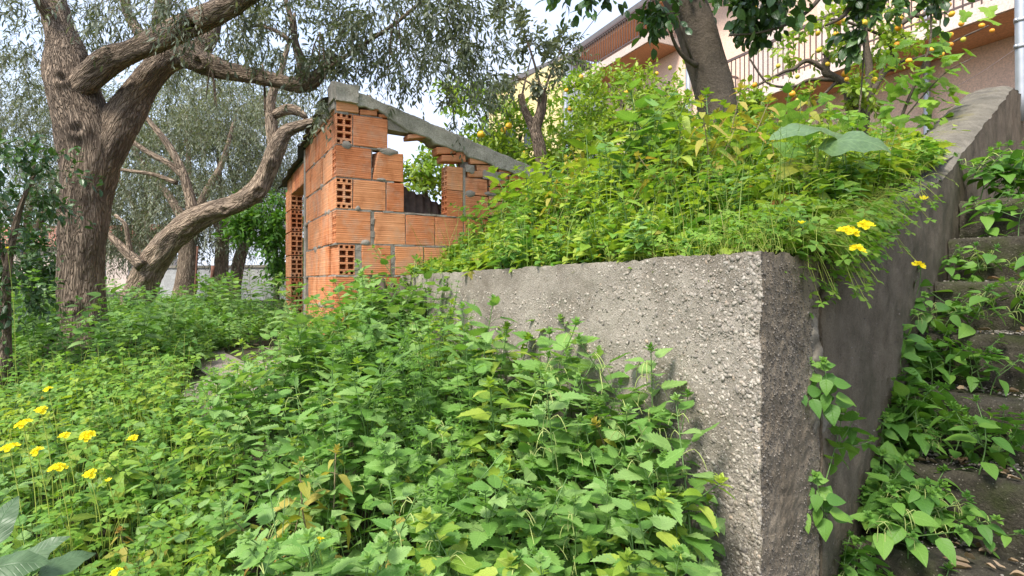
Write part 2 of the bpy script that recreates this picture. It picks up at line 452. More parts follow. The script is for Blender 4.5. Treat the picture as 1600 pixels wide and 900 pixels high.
# upper garden bank behind the concrete wall, in skew axes along the stair wall and along the front wall
def bank_sheet():
    A = np.concatenate([np.linspace(0.03, 6, 60), np.linspace(6.3, 16, 20)])
    E = np.concatenate([np.linspace(0.02, 2.95, 40), np.linspace(3.1, 14, 40)])
    AA, EE = np.meshgrid(A, E)
    X = WB.x + AA * CD.x + EE * LD.x; Y = WB.y + AA * CD.y + EE * LD.y
    d = (X - WB.x) * RD.x + (Y - WB.y) * RD.y
    e = (X - WB.x) * LD.x + (Y - WB.y) * LD.y
    Z = zbank(X, Y)
    inside = (e > 3.2) & (d < 1.5)
    Z = np.where(inside, -0.5, Z)
    idx = np.arange(X.size).reshape(X.shape)
    F = np.stack([idx[:-1, :-1], idx[:-1, 1:], idx[1:, 1:], idx[1:, :-1]], 2).reshape(-1, 4)
    g = Geo(); g.add(np.stack([X, Y, Z], 2).reshape(-1, 3), F)
    tag(g.build('garden_bank', M['soil']), kind='structure')
bank_sheet()

# trodden dusty patch of the path beside the hut
def path_patch():
    c = P(392, 575, 3.75); g = Geo(); n = 40; V = [(c.x, c.y, 0)]
    for i in range(n):
        a = i / n * 2 * math.pi; r = 0.42 * (1 + .25 * math.sin(3 * a + 1) + .12 * math.sin(7 * a))
        V.append((c.x + r * 1.0 * math.cos(a) - .4 * r * math.sin(a), c.y + r * 1.8 * math.sin(a), 0))
    V = np.array(V); V[:, 2] = zground(V[:, 0], V[:, 1]) + 0.012; V[1:, 2] -= .01
    F = np.array([[0, 1 + i, 1 + (i + 1) % n] for i in range(n)])
    g.add(V, F); tag(g.build('dirt_path', M['path']), kind='structure')
path_patch()

# ------------------------------------------------------------------ brick hut
hut = empty('brick_hut', (HC.x, HC.y, -0.55), 'roofless hut of orange hollow bricks with a sloping concrete edge beam', 'hut')
HB = Vector((HC.x, HC.y, 0))
NR = Vector((0.5, -0.866, 0)); NL = Vector((-0.866, -0.5, 0))
HUTI = Matrix.Translation(-hut.location)
def hp(t, n, z, side='R'):
    """point on the hut: t along the wall, n outward of its face"""
    return HB + (RD * t + NR * n if side == 'R' else LD * t + NL * n) + ZZ * z

def brick_mesh(L, H, D, holes=None, chip=0):
    """hollow brick: x length, y thickness (front at -y), z height; holes at end '-x', '+x' or '-y' (small face)"""
    g = Geo(); c = 0.004
    x, y, z = L / 2, D / 2, H / 2
    if holes is None:
        bm = bmesh.new(); bmesh.ops.create_cube(bm, size=1)
        bmesh.ops.scale(bm, vec=(L, D, H), verts=bm.verts)
        bmesh.ops.bevel(bm, geom=list(bm.edges), offset=c, segments=1, affect='EDGES')
        if chip:
            bm.verts.ensure_lookup_table()
            vs = [v for v in bm.verts if v.co.x * chip < -x * 0.9 and v.co.z > z * 0.7]
            for v in vs: v.co.x += chip * (0.02 + .03 * random.random()); v.co.z -= .012 * random.random()
        for v in bm.verts: v.co += Vector((random.gauss(0, .0012), random.gauss(0, .0012), random.gauss(0, .0012)))
        V = np.array([v.co[:] for v in bm.verts]); bm.verts.index_update()
        fs = {}
        for f in bm.faces: fs.setdefault(len(f.verts), []).append([v.index for v in f.verts])
        g.add(V, [np.array(q, np.int32) for q in fs.values()]); bm.free()
        return g.mesh('brick', M['brick'], smooth=False)
    # holed end: plate at -x, cells in 5 rows
    rows = [(0.16, 3), (0.225, 2), (0.23, 2), (0.225, 2), (0.16, 3)]
    tot = sum(r for r, _ in rows); web = 0.008
    def quad(a, b, c_, d_): g.add([a, b, c_, d_], np.array([[0, 1, 2, 3]]))
    z0 = -z
    for rh, nc in rows:
        hh = rh / tot * H; y0 = -y
        for k in range(nc):
            w = D / nc
            ya, yb, za, zb_ = y0, y0 + w, z0, z0 + hh
            j = [random.gauss(0, .001) for _ in range(4)]
            ia, ib, ja, jb = ya + web + j[0], yb - web + j[1], za + web + j[2], zb_ - web + j[3]
            o = [(-x, ya, za), (-x, yb, za), (-x, yb, zb_), (-x, ya, zb_)]
            i_ = [(-x, ia, ja), (-x, ib, ja), (-x, ib, jb), (-x, ia, jb)]
            dp = [(-x + .09, p[1], p[2]) for p in i_]
            for q in range(4):
                r_ = (q + 1) % 4
                quad(o[r_], o[q], i_[q], i_[r_]); quad(i_[r_], i_[q], dp[q], dp[r_])
            quad(dp[3], dp[2], dp[1], dp[0])
            y0 += w
        z0 += hh
    V = [(-x, -y, -z), (x, -y, -z), (x, y, -z), (-x, y, -z), (-x, -y, z), (x, -y, z), (x, y, z), (-x, y, z)]
    g.add(V, np.array([[0, 1, 5, 4], [1, 2, 6, 5], [2, 3, 7, 6], [3, 0, 3, 3], [4, 5, 6, 7], [0, 3, 2, 1]])[[0, 1, 2, 4, 5]])
    me = g.mesh('brick', M['brick'], smooth=False)
    return me

BM = {}
def brick(t0, t1, z0, z1, side='R', holes=None, depth=0.12, proud=0.0, tilt=0.0, chip=0, flip=False):
    """brick whose seen face spans t0..t1 and z0..z1 of a hut wall. holes='face': its holed end is the face itself"""
    ax, no = (RD, NR) if side == 'R' else (LD, NL)
    L, H = t1 - t0, z1 - z0
    key = (round(L, 3), round(H, 3), round(depth, 3), holes, chip, random.randrange(3))
    c = hp((t0 + t1) / 2, proud - depth / 2, (z0 + z1) / 2, side)
    if holes == 'face':
        if key not in BM: BM[key] = brick_mesh(depth, H, L, 'x')
        X = -no; Yv = ZZ.cross(X)
    else:
        if key not in BM: BM[key] = brick_mesh(L, H, depth, 'x' if holes in ('end', 'endp') else None, chip)
        X = ax if holes != 'endp' else -ax; Yv = ZZ.cross(X)
    Rm = Matrix((X, Yv, ZZ)).transposed()
    if tilt: Rm = Matrix.Rotation(tilt, 3, no) @ Rm
    Mx = Rm.to_4x4(); Mx.translation = c
    return link('brick', BM[key], hut, HUTI @ Mx)

gp = 0.006
ZR = [1.043, 0.795, 0.552, 0.290, 0.045, -0.205, -0.455]      # course joints
# right wall, near pier
brick(0.0, 0.122, 1.043 + gp, 1.285, 'R', 'face', 0.26)
brick(0.132, 0.40, 1.043 + gp, 1.287, 'R')
brick(0.0, 0.268, .795 + gp, 1.043 - gp, 'R', 'end')
brick(0.282, 0.53, .795 + gp, 1.035 - gp, 'R', chip=1)
brick(0.0, 0.122, .552 + gp, .795 - gp, 'R', 'face', 0.26)
brick(0.132, 0.385, .552 + gp, .795 - gp, 'R')
brick(0.393, 0.535, .552 + gp, .795 - gp, 'R')
brick(0.0, 0.262, .290 + gp, .552 - gp, 'R', 'end')
brick(0.295, 0.545, .290 + gp, .552 - gp, 'R')
brick(0.553, 0.80, .290 + gp, .545 - gp, 'R')
brick(0.808, 1.06, .290 + gp, .545 - gp, 'R'); brick(1.07, 1.32, .290 + gp, .545 - gp, 'R')
brick(0.02, 0.142, .045 + gp, .290 - gp, 'R', 'face', 0.26)
brick(0.195, 0.425, .045 + gp, .290 - gp, 'R', proud=.004)
brick(0.462, 0.70, .045 + gp, .290 - gp, 'R'); brick(0.71, 0.95, .045 + gp, .290 - gp, 'R')
brick(0.0, 0.262, -.205 + gp, .045 - gp, 'R', 'end')
brick(0.272, 0.505, -.205 + gp, .045 - gp, 'R')
brick(0.0, 0.122, -.455 + gp, -.205 - gp, 'R', 'face', 0.26); brick(0.14, 0.40, -.455 + gp, -.205 - gp, 'R'); brick(0.41, 0.53, -.455 + gp, -.205 - gp, 'R')
# slivers of brick under the beam
brick(0.0, 0.17, 1.297, 1.372, 'R', proud=.006, tilt=.05); brick(0.182, 0.315, 1.297, 1.338, 'R', proud=.004, tilt=.05)
brick(0.33, 0.42, 1.297, 1.325, 'R', tilt=.06); brick(0.28, 0.36, 1.342, 1.372, 'R', proud=.010, tilt=.12)
brick(0.565, 0.76, 1.172, 1.208, 'R', proud=.008, tilt=.20)
brick(0.815, 0.985, 1.072, 1.128, 'R', proud=.010, tilt=.16); brick(0.86, 1.075, 1.012, 1.066, 'R', proud=.014, tilt=.10)
brick(0.995, 1.10, 1.068, 1.105, 'R', proud=.004, tilt=.16)
# right wall, far pier
brick(0.91, 1.055, .775, .972, 'R', 'end'); brick(1.078, 1.29, .748, .890, 'R', 'end')
brick(0.91, 1.055, .552, .768, 'R', 'end'); brick(1.078, 1.30, .552, .740, 'R')
for zz, t0, ln in ((.905, 1.10, .17), (.905, 1.30, .19), (.965, 1.19, .20), (.965, 1.41, .20), (.845, 1.31, .20), (.845, 1.53, .18), (.78, 1.31, .20), (.78, 1.52, .22),
                   (.905, 1.51, .2), (.715, 1.31, .2), (.715, 1.53, .2), (.65, 1.33, .18), (.65, 1.53, .2), (.585, 1.31, .2), (.585, 1.53, .2), (1.02, 1.12, .2), (1.005, 1.34, .19)):
    brick(t0, t0 + ln, zz, zz + .052, 'R', proud=random.uniform(-.004, .012), tilt=.06 + random.uniform(-.03, .05))
# left wall: long bricks and half bricks, course by course
def ztopL(s): return 1.43 - 0.105 * s
SL = {0: [.26, .125, .25, .125, .25, .25], 1: [.12, .25, .12, .25, .25, .25], 2: [.26, .25, .12, .12, .25, .25],
      3: [.12, .125, .25, .125, .25, .25], 4: [.26, .12, .25, .25, .12, .25], 5: [.12, .25, .25, .12, .12, .25], 6: [.26, .25, .25, .25, .12, .12]}
for k in range(7):
    z1 = (1.285 if k == 0 else ZR[k - 1]) - gp; z0 = ZR[k] + gp
    s = 0.0
    for i, ln in enumerate(SL[k]):
        if s > 1.27: break
        e = min(s + ln, 1.35)
        if i == 0 and k in (0, 2, 4, 6): s = e + .008; continue       # that end belongs to the corner brick of the right wall
        if i == 0: s = e + .008; continue
        brick(s + .004, e, z0, z1, 'L', proud=random.uniform(-.003, .004)); s = e + .008
for s0, s1, z0, z1 in ((.02, .30, 1.294, 1.375), (.31, .56, 1.294, 1.35), (.57, .9, 1.294, 1.325)):
    brick(s0, s1, z0, z1, 'L', proud=.003)
# door lintel and far pier of the left wall
for s0, s1 in ((1.40, 1.65), (1.66, 1.91), (1.92, 2.17)): brick(s0, s1, .955, 1.16, 'L', proud=.006)
for k in range(7):
    z1 = (1.15 if k == 0 else ZR[k - 1]) - gp; z0 = (ZR[k] if k else .96) + gp
    if k == 0: brick(2.2, 2.46, .96, 1.15, 'L', 'end'); continue
    brick(2.2, 2.32 if k % 2 else 2.45, z0, z1, 'L', 'end'); brick(2.33 if k % 2 else 2.46, 2.6, z0, z1, 'L')

mg = Geo()
def slab(t0, t1, z0, z1, side='R', depth=0.10, inset=0.010, jit=.002):
    ax, no = (RD, NR) if side == 'R' else (LD, NL)
    c = hp((t0 + t1) / 2, -inset - depth / 2, (z0 + z1) / 2, side)
    box(mg, c, ax * ((t1 - t0) / 2), no * (depth / 2), ZZ * ((z1 - z0) / 2), random.random(), jit=jit)
# beds and upright joints (bricks themselves fill the rest)
for z, ta, tb in ((1.043, .0, .53), (.795, .0, .53), (.552, .0, 1.3), (.290, 0, 1.3), (.045, 0, .95), (-.205, 0, .52), (1.291, 0, .42)):
    for k in range(int((tb - ta) / .09)):
        a = ta + k * .09
        slab(a + .002, a + .0905, z - gp - .001 + random.uniform(-.003, .001), z + gp + .001 + random.uniform(-.001, .003), 'R', .1, random.uniform(.0, .008))
for t, z0, z1 in ((.127, 1.045, 1.285), (.275, .80, 1.03), (.127, .555, .79), (.389, .555, .79), (.278, .293, .549), (.549, .293, .545), (.80, .293, .54), (1.065, .293, .54),
                  (.168, .048, .287), (.443, .048, .287), (.705, .048, .287), (.267, -.2, .04), (.131, -.45, -.21)):
    w = {.278: .016, .168: .027, .443: .019}.get(t, .005)
    n = 5
    for k in range(n):
        slab(t - w, t + w, z0 + (z1 - z0) * k / n, z0 + (z1 - z0) * (k + 1) / n - .0005, 'R', .1, random.uniform(-.003, .006) if w > .01 else random.uniform(.004, .014))
for k in range(7):
    z = ZR[k]
    for q in range(15): slab(q * .09 + .122, q * .09 + .2125, z - gp - .001, z + gp + random.uniform(0, .003), 'L', .1, random.uniform(.002, .008))
slab(.13, 1.34, -.6, 1.29, 'L', .06, .03)              # core behind the left face joints
slab(1.30, 1.35, -.5, 1.27, 'L', .12, -.004)           # smeared door jamb
slab(1.36, 2.6, 1.165, 1.19, 'L', .1, .0); slab(2.33, 2.6, -.6, 1.0, 'L', .06, .03)
slab(1.05, 1.80, .50, 1.03, 'R', .07, .030); slab(1.06, 1.078, .56, .97, 'R', .1, -.002)
slab(1.25, 1.42, .895, .965, 'R', .02, -.012, .004); slab(1.08, 1.16, .94, 1.0, 'R', .02, -.010, .004)
slab(.40, .57, 1.205, 1.29, 'R', .1, .0, .004); slab(.13, .57, -.6, .05, 'R', .05, .04)
slab(-.003, .03, 1.28, 1.40, 'L', .1, -.004); slab(.9, 1.35, 1.292, 1.32, 'L', .1, 0)
mg.build('mortar', M['mortar'], hut, smooth=False, M=HUTI)
rz_ = random.Random(4)      # cement squeezed out and smeared over the brick faces
for i in range(34):
    sd_ = 'R' if rz_.random() < .6 else 'L'; zj = rz_.choice(ZR[:6]); t = rz_.uniform(.07, .44) if sd_ == 'R' else rz_.uniform(.15, 1.3)
    if sd_ == 'R' and rz_.random() < .3: t = rz_.uniform(.95, 1.5); zj = rz_.choice((.95, .76, .89))
    ax_, no_ = (RD, NR) if sd_ == 'R' else (LD, NL); g = Geo(); n = 14; w = rz_.uniform(.02, .07); h = rz_.uniform(.01, .035); V = []
    c = hp(t, .0, zj + rz_.uniform(-.012, .012), sd_)
    for lay in (.0, 1.0):
        for k in range(n):
            a = k / n * 6.283; q = (1 - .25 * lay) * (1 + .35 * noise.noise(Vector((math.cos(a) * 1.3, math.sin(a) * 1.3, i * 3.1))))
            V.append((c + ax_ * (w * q * math.cos(a)) + ZZ * (h * q * math.sin(a)) + no_ * (.002 + .003 * lay + (-.006 if not lay else 0)))[:])
    V.append((c + no_ * .006)[:])
    F = np.array([[k, (k + 1) % n, n + (k + 1) % n, n + k] for k in range(n)]); F3 = np.array([[n + k, n + (k + 1) % n, 2 * n] for k in range(n)])
    g.add(V, [F, F3], rz_.random()); g.build('mortar_smear', M['mortar'], hut, M=HUTI)

# sloping concrete edge beam: polygon in (t, z), broken underside
def beam():
    bot = [(-.03, 1.375), (.06, 1.38), (.13, 1.372), (.17, 1.352), (.22, 1.358), (.27, 1.338), (.31, 1.352), (.36, 1.325), (.41, 1.295), (.46, 1.262), (.52, 1.238), (.57, 1.212), (.66, 1.195), (.76, 1.178), (.80, 1.140), (.9, 1.127), (.99, 1.10),
           (1.05, 1.105), (1.10, 1.062), (1.2, 1.052), (1.32, 1.028), (1.36, 1.0), (1.5, .985), (1.58, .955), (1.7, .935), (1.86, .90)]
    def top(t): return 1.512 - .262 * (t + .03) + .0025 * math.sin(31 * t)
    bt = np.array(bot); ts = np.arange(-.03, 1.861, .018); nz_ = 9; V = []; g = Geo()
    bz = np.interp(ts, bt[:, 0], bt[:, 1])
    def disp(p, a=.0045):
        q = Vector(p)
        return Vector(p) + a * noise.noise_vector(q * 14) + a * .9 * noise.noise_vector(q * 37)
    prof = []
    for t, b in zip(ts, bz):
        col = []
        for k in range(nz_ + 1): col.append(disp(hp(t, .018, b + (top(t) - b) * k / nz_)))
        for k in range(1, 5): col.append(disp(hp(t, .018 - .17 * k / 4, top(t) + .004 * (k % 3))))
        for k in range(1, 4): col.append(disp(hp(t, -.152, top(t) + (b - top(t)) * k / 3)))
        for k in range(1, 4): col.append(disp(hp(t, -.152 + .17 * k / 4, b)))
        prof.append(col)
    A = np.array([[p[:] for p in c] for c in prof]); n, m = A.shape[:2]
    idx = np.arange(n * m).reshape(n, m); nx = np.roll(idx, -1, 1)
    F = np.stack([idx[:-1], idx[1:], nx[1:], nx[:-1]], 2).reshape(-1, 4)
    g.add(A.reshape(-1, 3), F, .5)
    for row, fl in ((idx[0], 1), (idx[-1], 0)):
        c = A.reshape(-1, 3)[row].mean(0); o = len(A.reshape(-1, 3))
        VV = np.vstack([A.reshape(-1, 3)[row], c])
        k = len(row); f = np.array([[i, (i + 1) % k, k] if fl else [(i + 1) % k, i, k] for i in range(k)])
        g.add(VV, f, .5)
    g.build('edge_beam', M['beam'], hut, M=HUTI)
    g = Geo()      # corner block with the upright crack beside it, and the left wall's coping
    def lump(c, ex, ey, ez, n=6, a=.012):
        for face in range(6):
            U, Vv, N = [(ex, ey, ez), (ey, ex, -ez), (ey, ez, ex), (ez, ey, -ex), (ez, ex, ey), (ex, ez, -ey)][face]
            pts = [[c + U * (2 * i / n - 1) + Vv * (2 * j / n - 1) + N for i in range(n + 1)] for j in range(n + 1)]
            pts = [[Vector(p) + a * noise.noise_vector(Vector(p) * 13) + a * .7 * noise.noise_vector(Vector(p) * 31) for p in r_] for r_ in pts]
            AA = np.array([[p[:] for p in r_] for r_ in pts]).reshape(-1, 3)
            ii = np.arange((n + 1) ** 2).reshape(n + 1, n + 1)
            g.add(AA, np.stack([ii[:-1, :-1], ii[:-1, 1:], ii[1:, 1:], ii[1:, :-1]], 2).reshape(-1, 4), .8)
    lump(hp(.075, -.06, 1.432), RD * .085, NR * .095, ZZ * .068)
    for k in range(9):
        s = .08 + k * .15
        zt = ztopL(s)
        lump(hp(s, -.06, (zt + 1.315) / 2 + .002, 'L'), LD * .0745, NL * .075, ZZ * max(.012, (zt - 1.31) / 2), 4, .008)
    g.build('coping', M['beam'], hut, M=HUTI)
beam()
# torn roofing felt hanging over the left wall's top
def felt():
    g = Geo(); n = 46
    V = []
    for i in range(n + 1):
        s = .12 + i / n * 2.65; z = (ztopL(s) + .018) if s < 1.36 else 1.215 - .06 * (s - 1.36)
        w = .05 + .035 * noise.noise(Vector((s * 6, 2.2, 0))) + .03 * noise.noise(Vector((s * 19, 1.2, 0)))
        dz = -.02 - .08 * max(0, noise.noise(Vector((s * 4, 8, 0))))
        V += [hp(s, -.12, z + .01, 'L')[:], hp(s, .01, z + .004, 'L')[:], hp(s, .02 + w, z + dz, 'L')[:],
              hp(s, .02 + w, z + dz - .006, 'L')[:], hp(s, .01, z - .004, 'L')[:], hp(s, -.12, z + .002, 'L')[:]]
    idx = np.arange((n + 1) * 6).reshape(n + 1, 6); nx = np.roll(idx, -1, 1)
    F = np.stack([idx[:-1], nx[:-1], nx[1:], idx[1:]], 2).reshape(-1, 4)
    g.add(V, F); g.build('roofing_felt', plain_mat('roofing_felt', (.06, .055, .05), .9, var=.4, bump=.5), hut, M=HUTI)
felt()
# hut back walls so that the hut stands closed from another side
g = Geo()
for t0, t1, n0, z0, z1 in ((1.78, 1.90, 0, -.6, .9),):
    for k in range(6): box(g, HB + RD * 1.84 + LD * (.25 + k * .45) + ZZ * .1, RD * .06, LD * .22, ZZ * .62, random.random())
g.build('rear_wall', M['brick'], hut, smooth=False, M=HUTI)

# sheet of rusty corrugated roofing fallen inside the hut
def sheet():
    root = HB + RD * .76 + LD * .20 + ZZ * .37
    g = Geo(); nu, nv = 60, 8; V = []
    ax = (RD * .95 - ZZ * .31).normalized(); ay = (LD * .40 + ZZ * .90 + RD * .1).normalized(); no = ax.cross(ay)
    for lay in (0, -.006):
        for j in range(nv + 1):
            for i in range(nu + 1):
                a = (i / nu - .5) * 1.0; b = j / nv * 1.35 - .90
                jag = .03 * noise.noise(Vector((a * 9, 3, 0))) if j == nv else 0
                V.append((ax * a + ay * (b + jag) + no * (.016 * math.sin(a * 2 * math.pi / .076) + lay - .10 * a * a))[:])
    k = (nu + 1) * (nv + 1); idx = np.arange(k).reshape(nv + 1, nu + 1)
    F = np.stack([idx[:-1, :-1], idx[:-1, 1:], idx[1:, 1:], idx[1:, :-1]], 2).reshape(-1, 4)
    e = np.concatenate([idx[0], idx[1:, -1], idx[-1, -2::-1], idx[-2:0:-1, 0]])
    F2 = np.stack([e, np.roll(e, -1), np.roll(e, -1) + k, e + k], 1)
    g.add(V, [F, F[:, ::-1] + k, F2])
    o = g.build('corrugated_sheet', plain_mat('rusty_sheet', (.085, .06, .045), .85, var=.5, bump=.4)); o.location = root
    tag(o, 'rusty brown corrugated roofing sheet leaning inside the hut behind its window opening', 'roofing sheet')
sheet()

# ------------------------------------------------------------------ concrete retaining wall
def wtop(e): return .090 - .014 * e
def wdisp(p, a=.008):
    q = Vector(p)
    dc = math.hypot(q.x - WB.x, q.y - WB.y)
    if dc < .09:        # chipped upright corner
        c = max(0, noise.noise(Vector((q.z * 9, 3.3, 1))) + .5 * noise.noise(Vector((q.z * 27, 1, 7)))) * .035
        q = q + (LD * .5 + CD * .5) * (c * math.exp(-(dc / .03) ** 2))
    if q.z > -.03 and q.z < .095:    # crumbling top edge
        q.z -= max(0, noise.noise(Vector((q.x * 8, q.y * 8, 2))) + .5 * noise.noise(Vector((q.x * 25, q.y * 25, 4)))) * .022
    return q + a * .7 * noise.noise_vector(q * 7) + a * .5 * noise.noise_vector(q * 26) + a * .5 * noise.noise_vector(q * 70)
def patch(g, fn, nu, nv, rnd=.5, flip=False, a=.008, mi=0):
    A = np.array([[wdisp(fn(i / nu, j / nv), a)[:] for i in range(nu + 1)] for j in range(nv + 1)]).reshape(-1, 3)
    ii = np.arange((nu + 1) * (nv + 1)).reshape(nv + 1, nu + 1)
    F = np.stack([ii[:-1, :-1], ii[:-1, 1:], ii[1:, 1:], ii[1:, :-1]], 2).reshape(-1, 4)
    g.add(A, F[:, ::-1] if flip else F, rnd, mi=mi)

rw = empty('retaining_wall', (WB.x, WB.y, -1.1), 'grey concrete retaining wall full of pebbles, holding up the weedy bank', 'wall')
RWI = Matrix.Translation(-rw.location)
EW = 3.2; TH = .2
g = Geo()
def fe(e): return WB + LD * e
patch(g, lambda u, v: fe(EW * u ** 1.5) + ZZ * (-1.3 + (wtop(EW * u ** 1.5) + 1.3) * v), 150, 80, flip=True)
patch(g, lambda u, v: fe(EW * u ** 1.5) + (LD * .1 * (1 - u) + RD * TH) * v + ZZ * wtop(EW * u ** 1.5), 150, 6)
patch(g, lambda u, v: fe(EW * u) + LD * .1 * (1 - u) + RD * TH + ZZ * (-1.3 + (wtop(EW * u) + 1.3) * v), 20, 8)
g.build('wall_body', M['wallconc'], rw, M=RWI)
g = Geo()
patch(g, lambda u, v: WB + CD * (.44 * u) + ZZ * (-1.3 + (wtop(0) + 1.3) * v), 60, 150, a=.008)
patch(g, lambda u, v: WB + CD * .44 + (LD * .12) * u + ZZ * (-1.3 + (wtop(0) + 1.3) * v), 4, 90, a=.009)
g.build('wall_end', M['endconc'], rw, M=RWI)
# pebbles set in the face
pebm = [None] * 3
m, nt, b_, o_ = newmat('pebble')
r_ = rnd_socket(nt)
cc = ramp_(nt, r_, [(0, (.13, .115, .095)), (.25, (.30, .265, .22)), (.5, (.40, .36, .295)), (.7, (.23, .19, .145)), (.92, (.43, .395, .335)), (1, (.36, .275, .20))])
tt = nd(nt, 'TexCoord'); nn = nd(nt, 'TexNoise', {'Vector': tt.outputs['Object'], 'Scale': 55.0, 'Detail': 4.0})
nt.links.new(mixc(nt, 1.0, cc, ramp_(nt, nn.outputs['Fac'], [(.3, .68), (.7, 1.2)]), 'MULTIPLY'), b_.inputs['Base Color'])
b_.inputs['Roughness'].default_value = .75
bp_ = nd(nt, 'Bump', {'Strength': .4, 'Distance': .002, 'Height': nn.outputs['Fac']}); nt.links.new(bp_.outputs[0], b_.inputs['Normal'])
M['pebble'] = m
def ico(sub):
    bm = bmesh.new(); bmesh.ops.create_icosphere(bm, subdivisions=sub, radius=1)
    V = np.array([v.co[:] for v in bm.verts]); F = np.array([[v.index for v in f.verts] for f in bm.faces], np.int32); bm.free()
    return V, F, np.zeros((len(V), 2), np.float32)
I1, I2 = ico(1), ico(2)
pm = []
for k in range(6):
    V = I2[0].copy()
    V *= np.array([[1 + .35 * noise.noise(Vector(v) * 1.1 + Vector((k * 9, 0, 0))) + .12 * noise.noise(Vector(v) * 2.6 + Vector((0, k * 7, 0)))] for v in V])
    gg = Geo(); gg.add(V, I2[1]); pm.append(gg.mesh('pebble', M['pebble']))
small = []; big = []
rg = random.Random(3)
while len(small) < 19000:
    e = .006 + EW * rg.random() ** 1.7; z = rg.uniform(-1.15, wtop(e) - .008)
    dens = .92 + .3 * noise.noise(Vector((e * 2.2, z * 2.5, 0)))
    if z > wtop(e) - .12 and e > .75: dens *= .12
    if e > 2.3: dens *= .6
    if rg.random() > dens: continue
    r = .0024 + .0062 * rg.random() ** 2.6
    small.append((e, z, r))
while len(big) < 240:
    e = 2.2 * rg.random() ** 1.5; z = rg.uniform(-1.0, wtop(e) - .02)
    if z > wtop(e) - .12 and e > .8: continue
    if .55 + .5 * noise.noise(Vector((e * 2.2, z * 2.5, 4))) < rg.random(): continue
    big.append((max(e, .02), z, .006 + .0065 * rg.random() ** 2.6))
NF = Vector((-.866, -.5, 0))
for e, z, r in big:
    p = wdisp(fe(e) + ZZ * z) + NF * (r * rg.uniform(-.26, -.06))
    Mx = (Matrix.Translation(p) @ Matrix((LD, -NF, ZZ)).transposed().to_4x4() @ Matrix.Rotation(rg.uniform(0, 6.28), 4, 'Y')
          @ Matrix.Diagonal((r * rg.uniform(.9, 1.5), r * .42, r * rg.uniform(.65, 1), 1)))
    link('pebble', rg.choice(pm), rw, RWI @ Mx)
g = Geo(); A = []; T = []
for e, z, r in small:
    p = wdisp(fe(e) + ZZ * z) + NF * (r * rg.uniform(-.28, -.02)); T.append(p[:])
    a = rg.uniform(0, 6.28); X = LD * math.cos(a) + ZZ * math.sin(a); Zv = -LD * math.sin(a) + ZZ * math.cos(a)
    A.append(np.stack([np.array(X) * r * rg.uniform(1, 1.6), np.array(NF) * r * .42, np.array(Zv) * r * rg.uniform(.7, 1.0)], 1))
A = np.array(A); T = np.array(T); pk = RNG.integers(0, 5, len(T))
for k in range(5):
    V = I1[0] * np.array([[1 + .55 * noise.noise(Vector(v) * 1.7 + Vector((k * 5, 2, 0)))] for v in I1[0]])
    g.scatter((V, I1[1], I1[2]), A[pk == k], T[pk == k], RNG.random(int((pk == k).sum())))
tag(g.build('pebble_aggregate', M['pebble'], rw, M=RWI), kind='stuff')

# ------------------------------------------------------------------ stair side wall and stairs
sw = empty('stair_wall', (WB.x + CD.x, WB.y + CD.y, -1.1), 'dark damp concrete side wall of the stairs with a sloping grey top', 'wall')
SWI = Matrix.Translation(-sw.location)
def fa(a): return WB + CD * a
def ctop(a):
    lo = max(.085, .02 + .27 * a)
    hi = .70 + .42 * (a - 2.45)
    k = float(sstep(1.85, 2.75, a))
    hi -= .30 * max(0, a - 5.0)
    return lo * (1 - k) + hi * k
AS = np.concatenate([np.linspace(.458, 1.2, 50), np.linspace(1.22, 2.2, 40), np.linspace(2.22, 2.55, 12), np.linspace(2.6, 6.4, 70)])
def strip(g, fn, nv, a, flip=False, rnd=.5):
    A = np.array([[wdisp(fn(s, j / nv), a)[:] for s in AS] for j in range(nv + 1)]); n = len(AS)
    ii = np.arange(n * (nv + 1)).reshape(nv + 1, n)
    F = np.stack([ii[:-1, :-1], ii[:-1, 1:], ii[1:, 1:], ii[1:, :-1]], 2).reshape(-1, 4)
    g.add(A.reshape(-1, 3), F[:, ::-1] if flip else F, rnd)
g = Geo()
strip(g, lambda a, v: fa(a) + CQ * .004 + ZZ * (-1.3 + (ctop(a) - .05 + 1.3) * v), 44, .012)
strip(g, lambda a, v: fa(a) - CQ * .34 + ZZ * (-1.0 + (ctop(a) - .05 + 1.0) * v), 6, .012, True)
patch(g, lambda u, v: fa(.458) + CQ * (.004 - .26 * u) + ZZ * (-1.3 + (ctop(.458) + 1.3) * v), 4, 60, flip=True)
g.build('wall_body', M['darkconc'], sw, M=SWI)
g = Geo(); strip(g, lambda a, v: fa(a) + CQ * (.006 - .348 * v) + ZZ * (ctop(a) + .002 - .05 * abs(2 * v - 1) ** 3), 8, .014)
g.build('sloping_top', M['cheektop'], sw, M=SWI)
# smear of mortar over the joint between the two walls
g = Geo()
def smear(u, v):
    a = .37 + .02 * math.sin(5 * v + 1) + (.05 + .10 * math.sin(math.pi * min(1, .15 + v * .8)) + .03 * noise.noise(Vector((v * 5, 1, 0)))) * u + .02 * noise.noise(Vector((v * 9, u * 3, 2))); z = -.52 + .40 * v + .03 * noise.noise(Vector((u * 4, 5, v)))
    w = math.sin(math.pi * u) ** .6 * math.sin(math.pi * min(1, v * 1.02)) ** .4
    return fa(a) + CQ * (.016 * w - .006 + .008 * math.sin(u * 9 + v * 4)) + ZZ * z
patch(g, smear, 24, 40, .8, a=.006)
g.build('mortar_smear', M['smear'], sw, M=SWI)

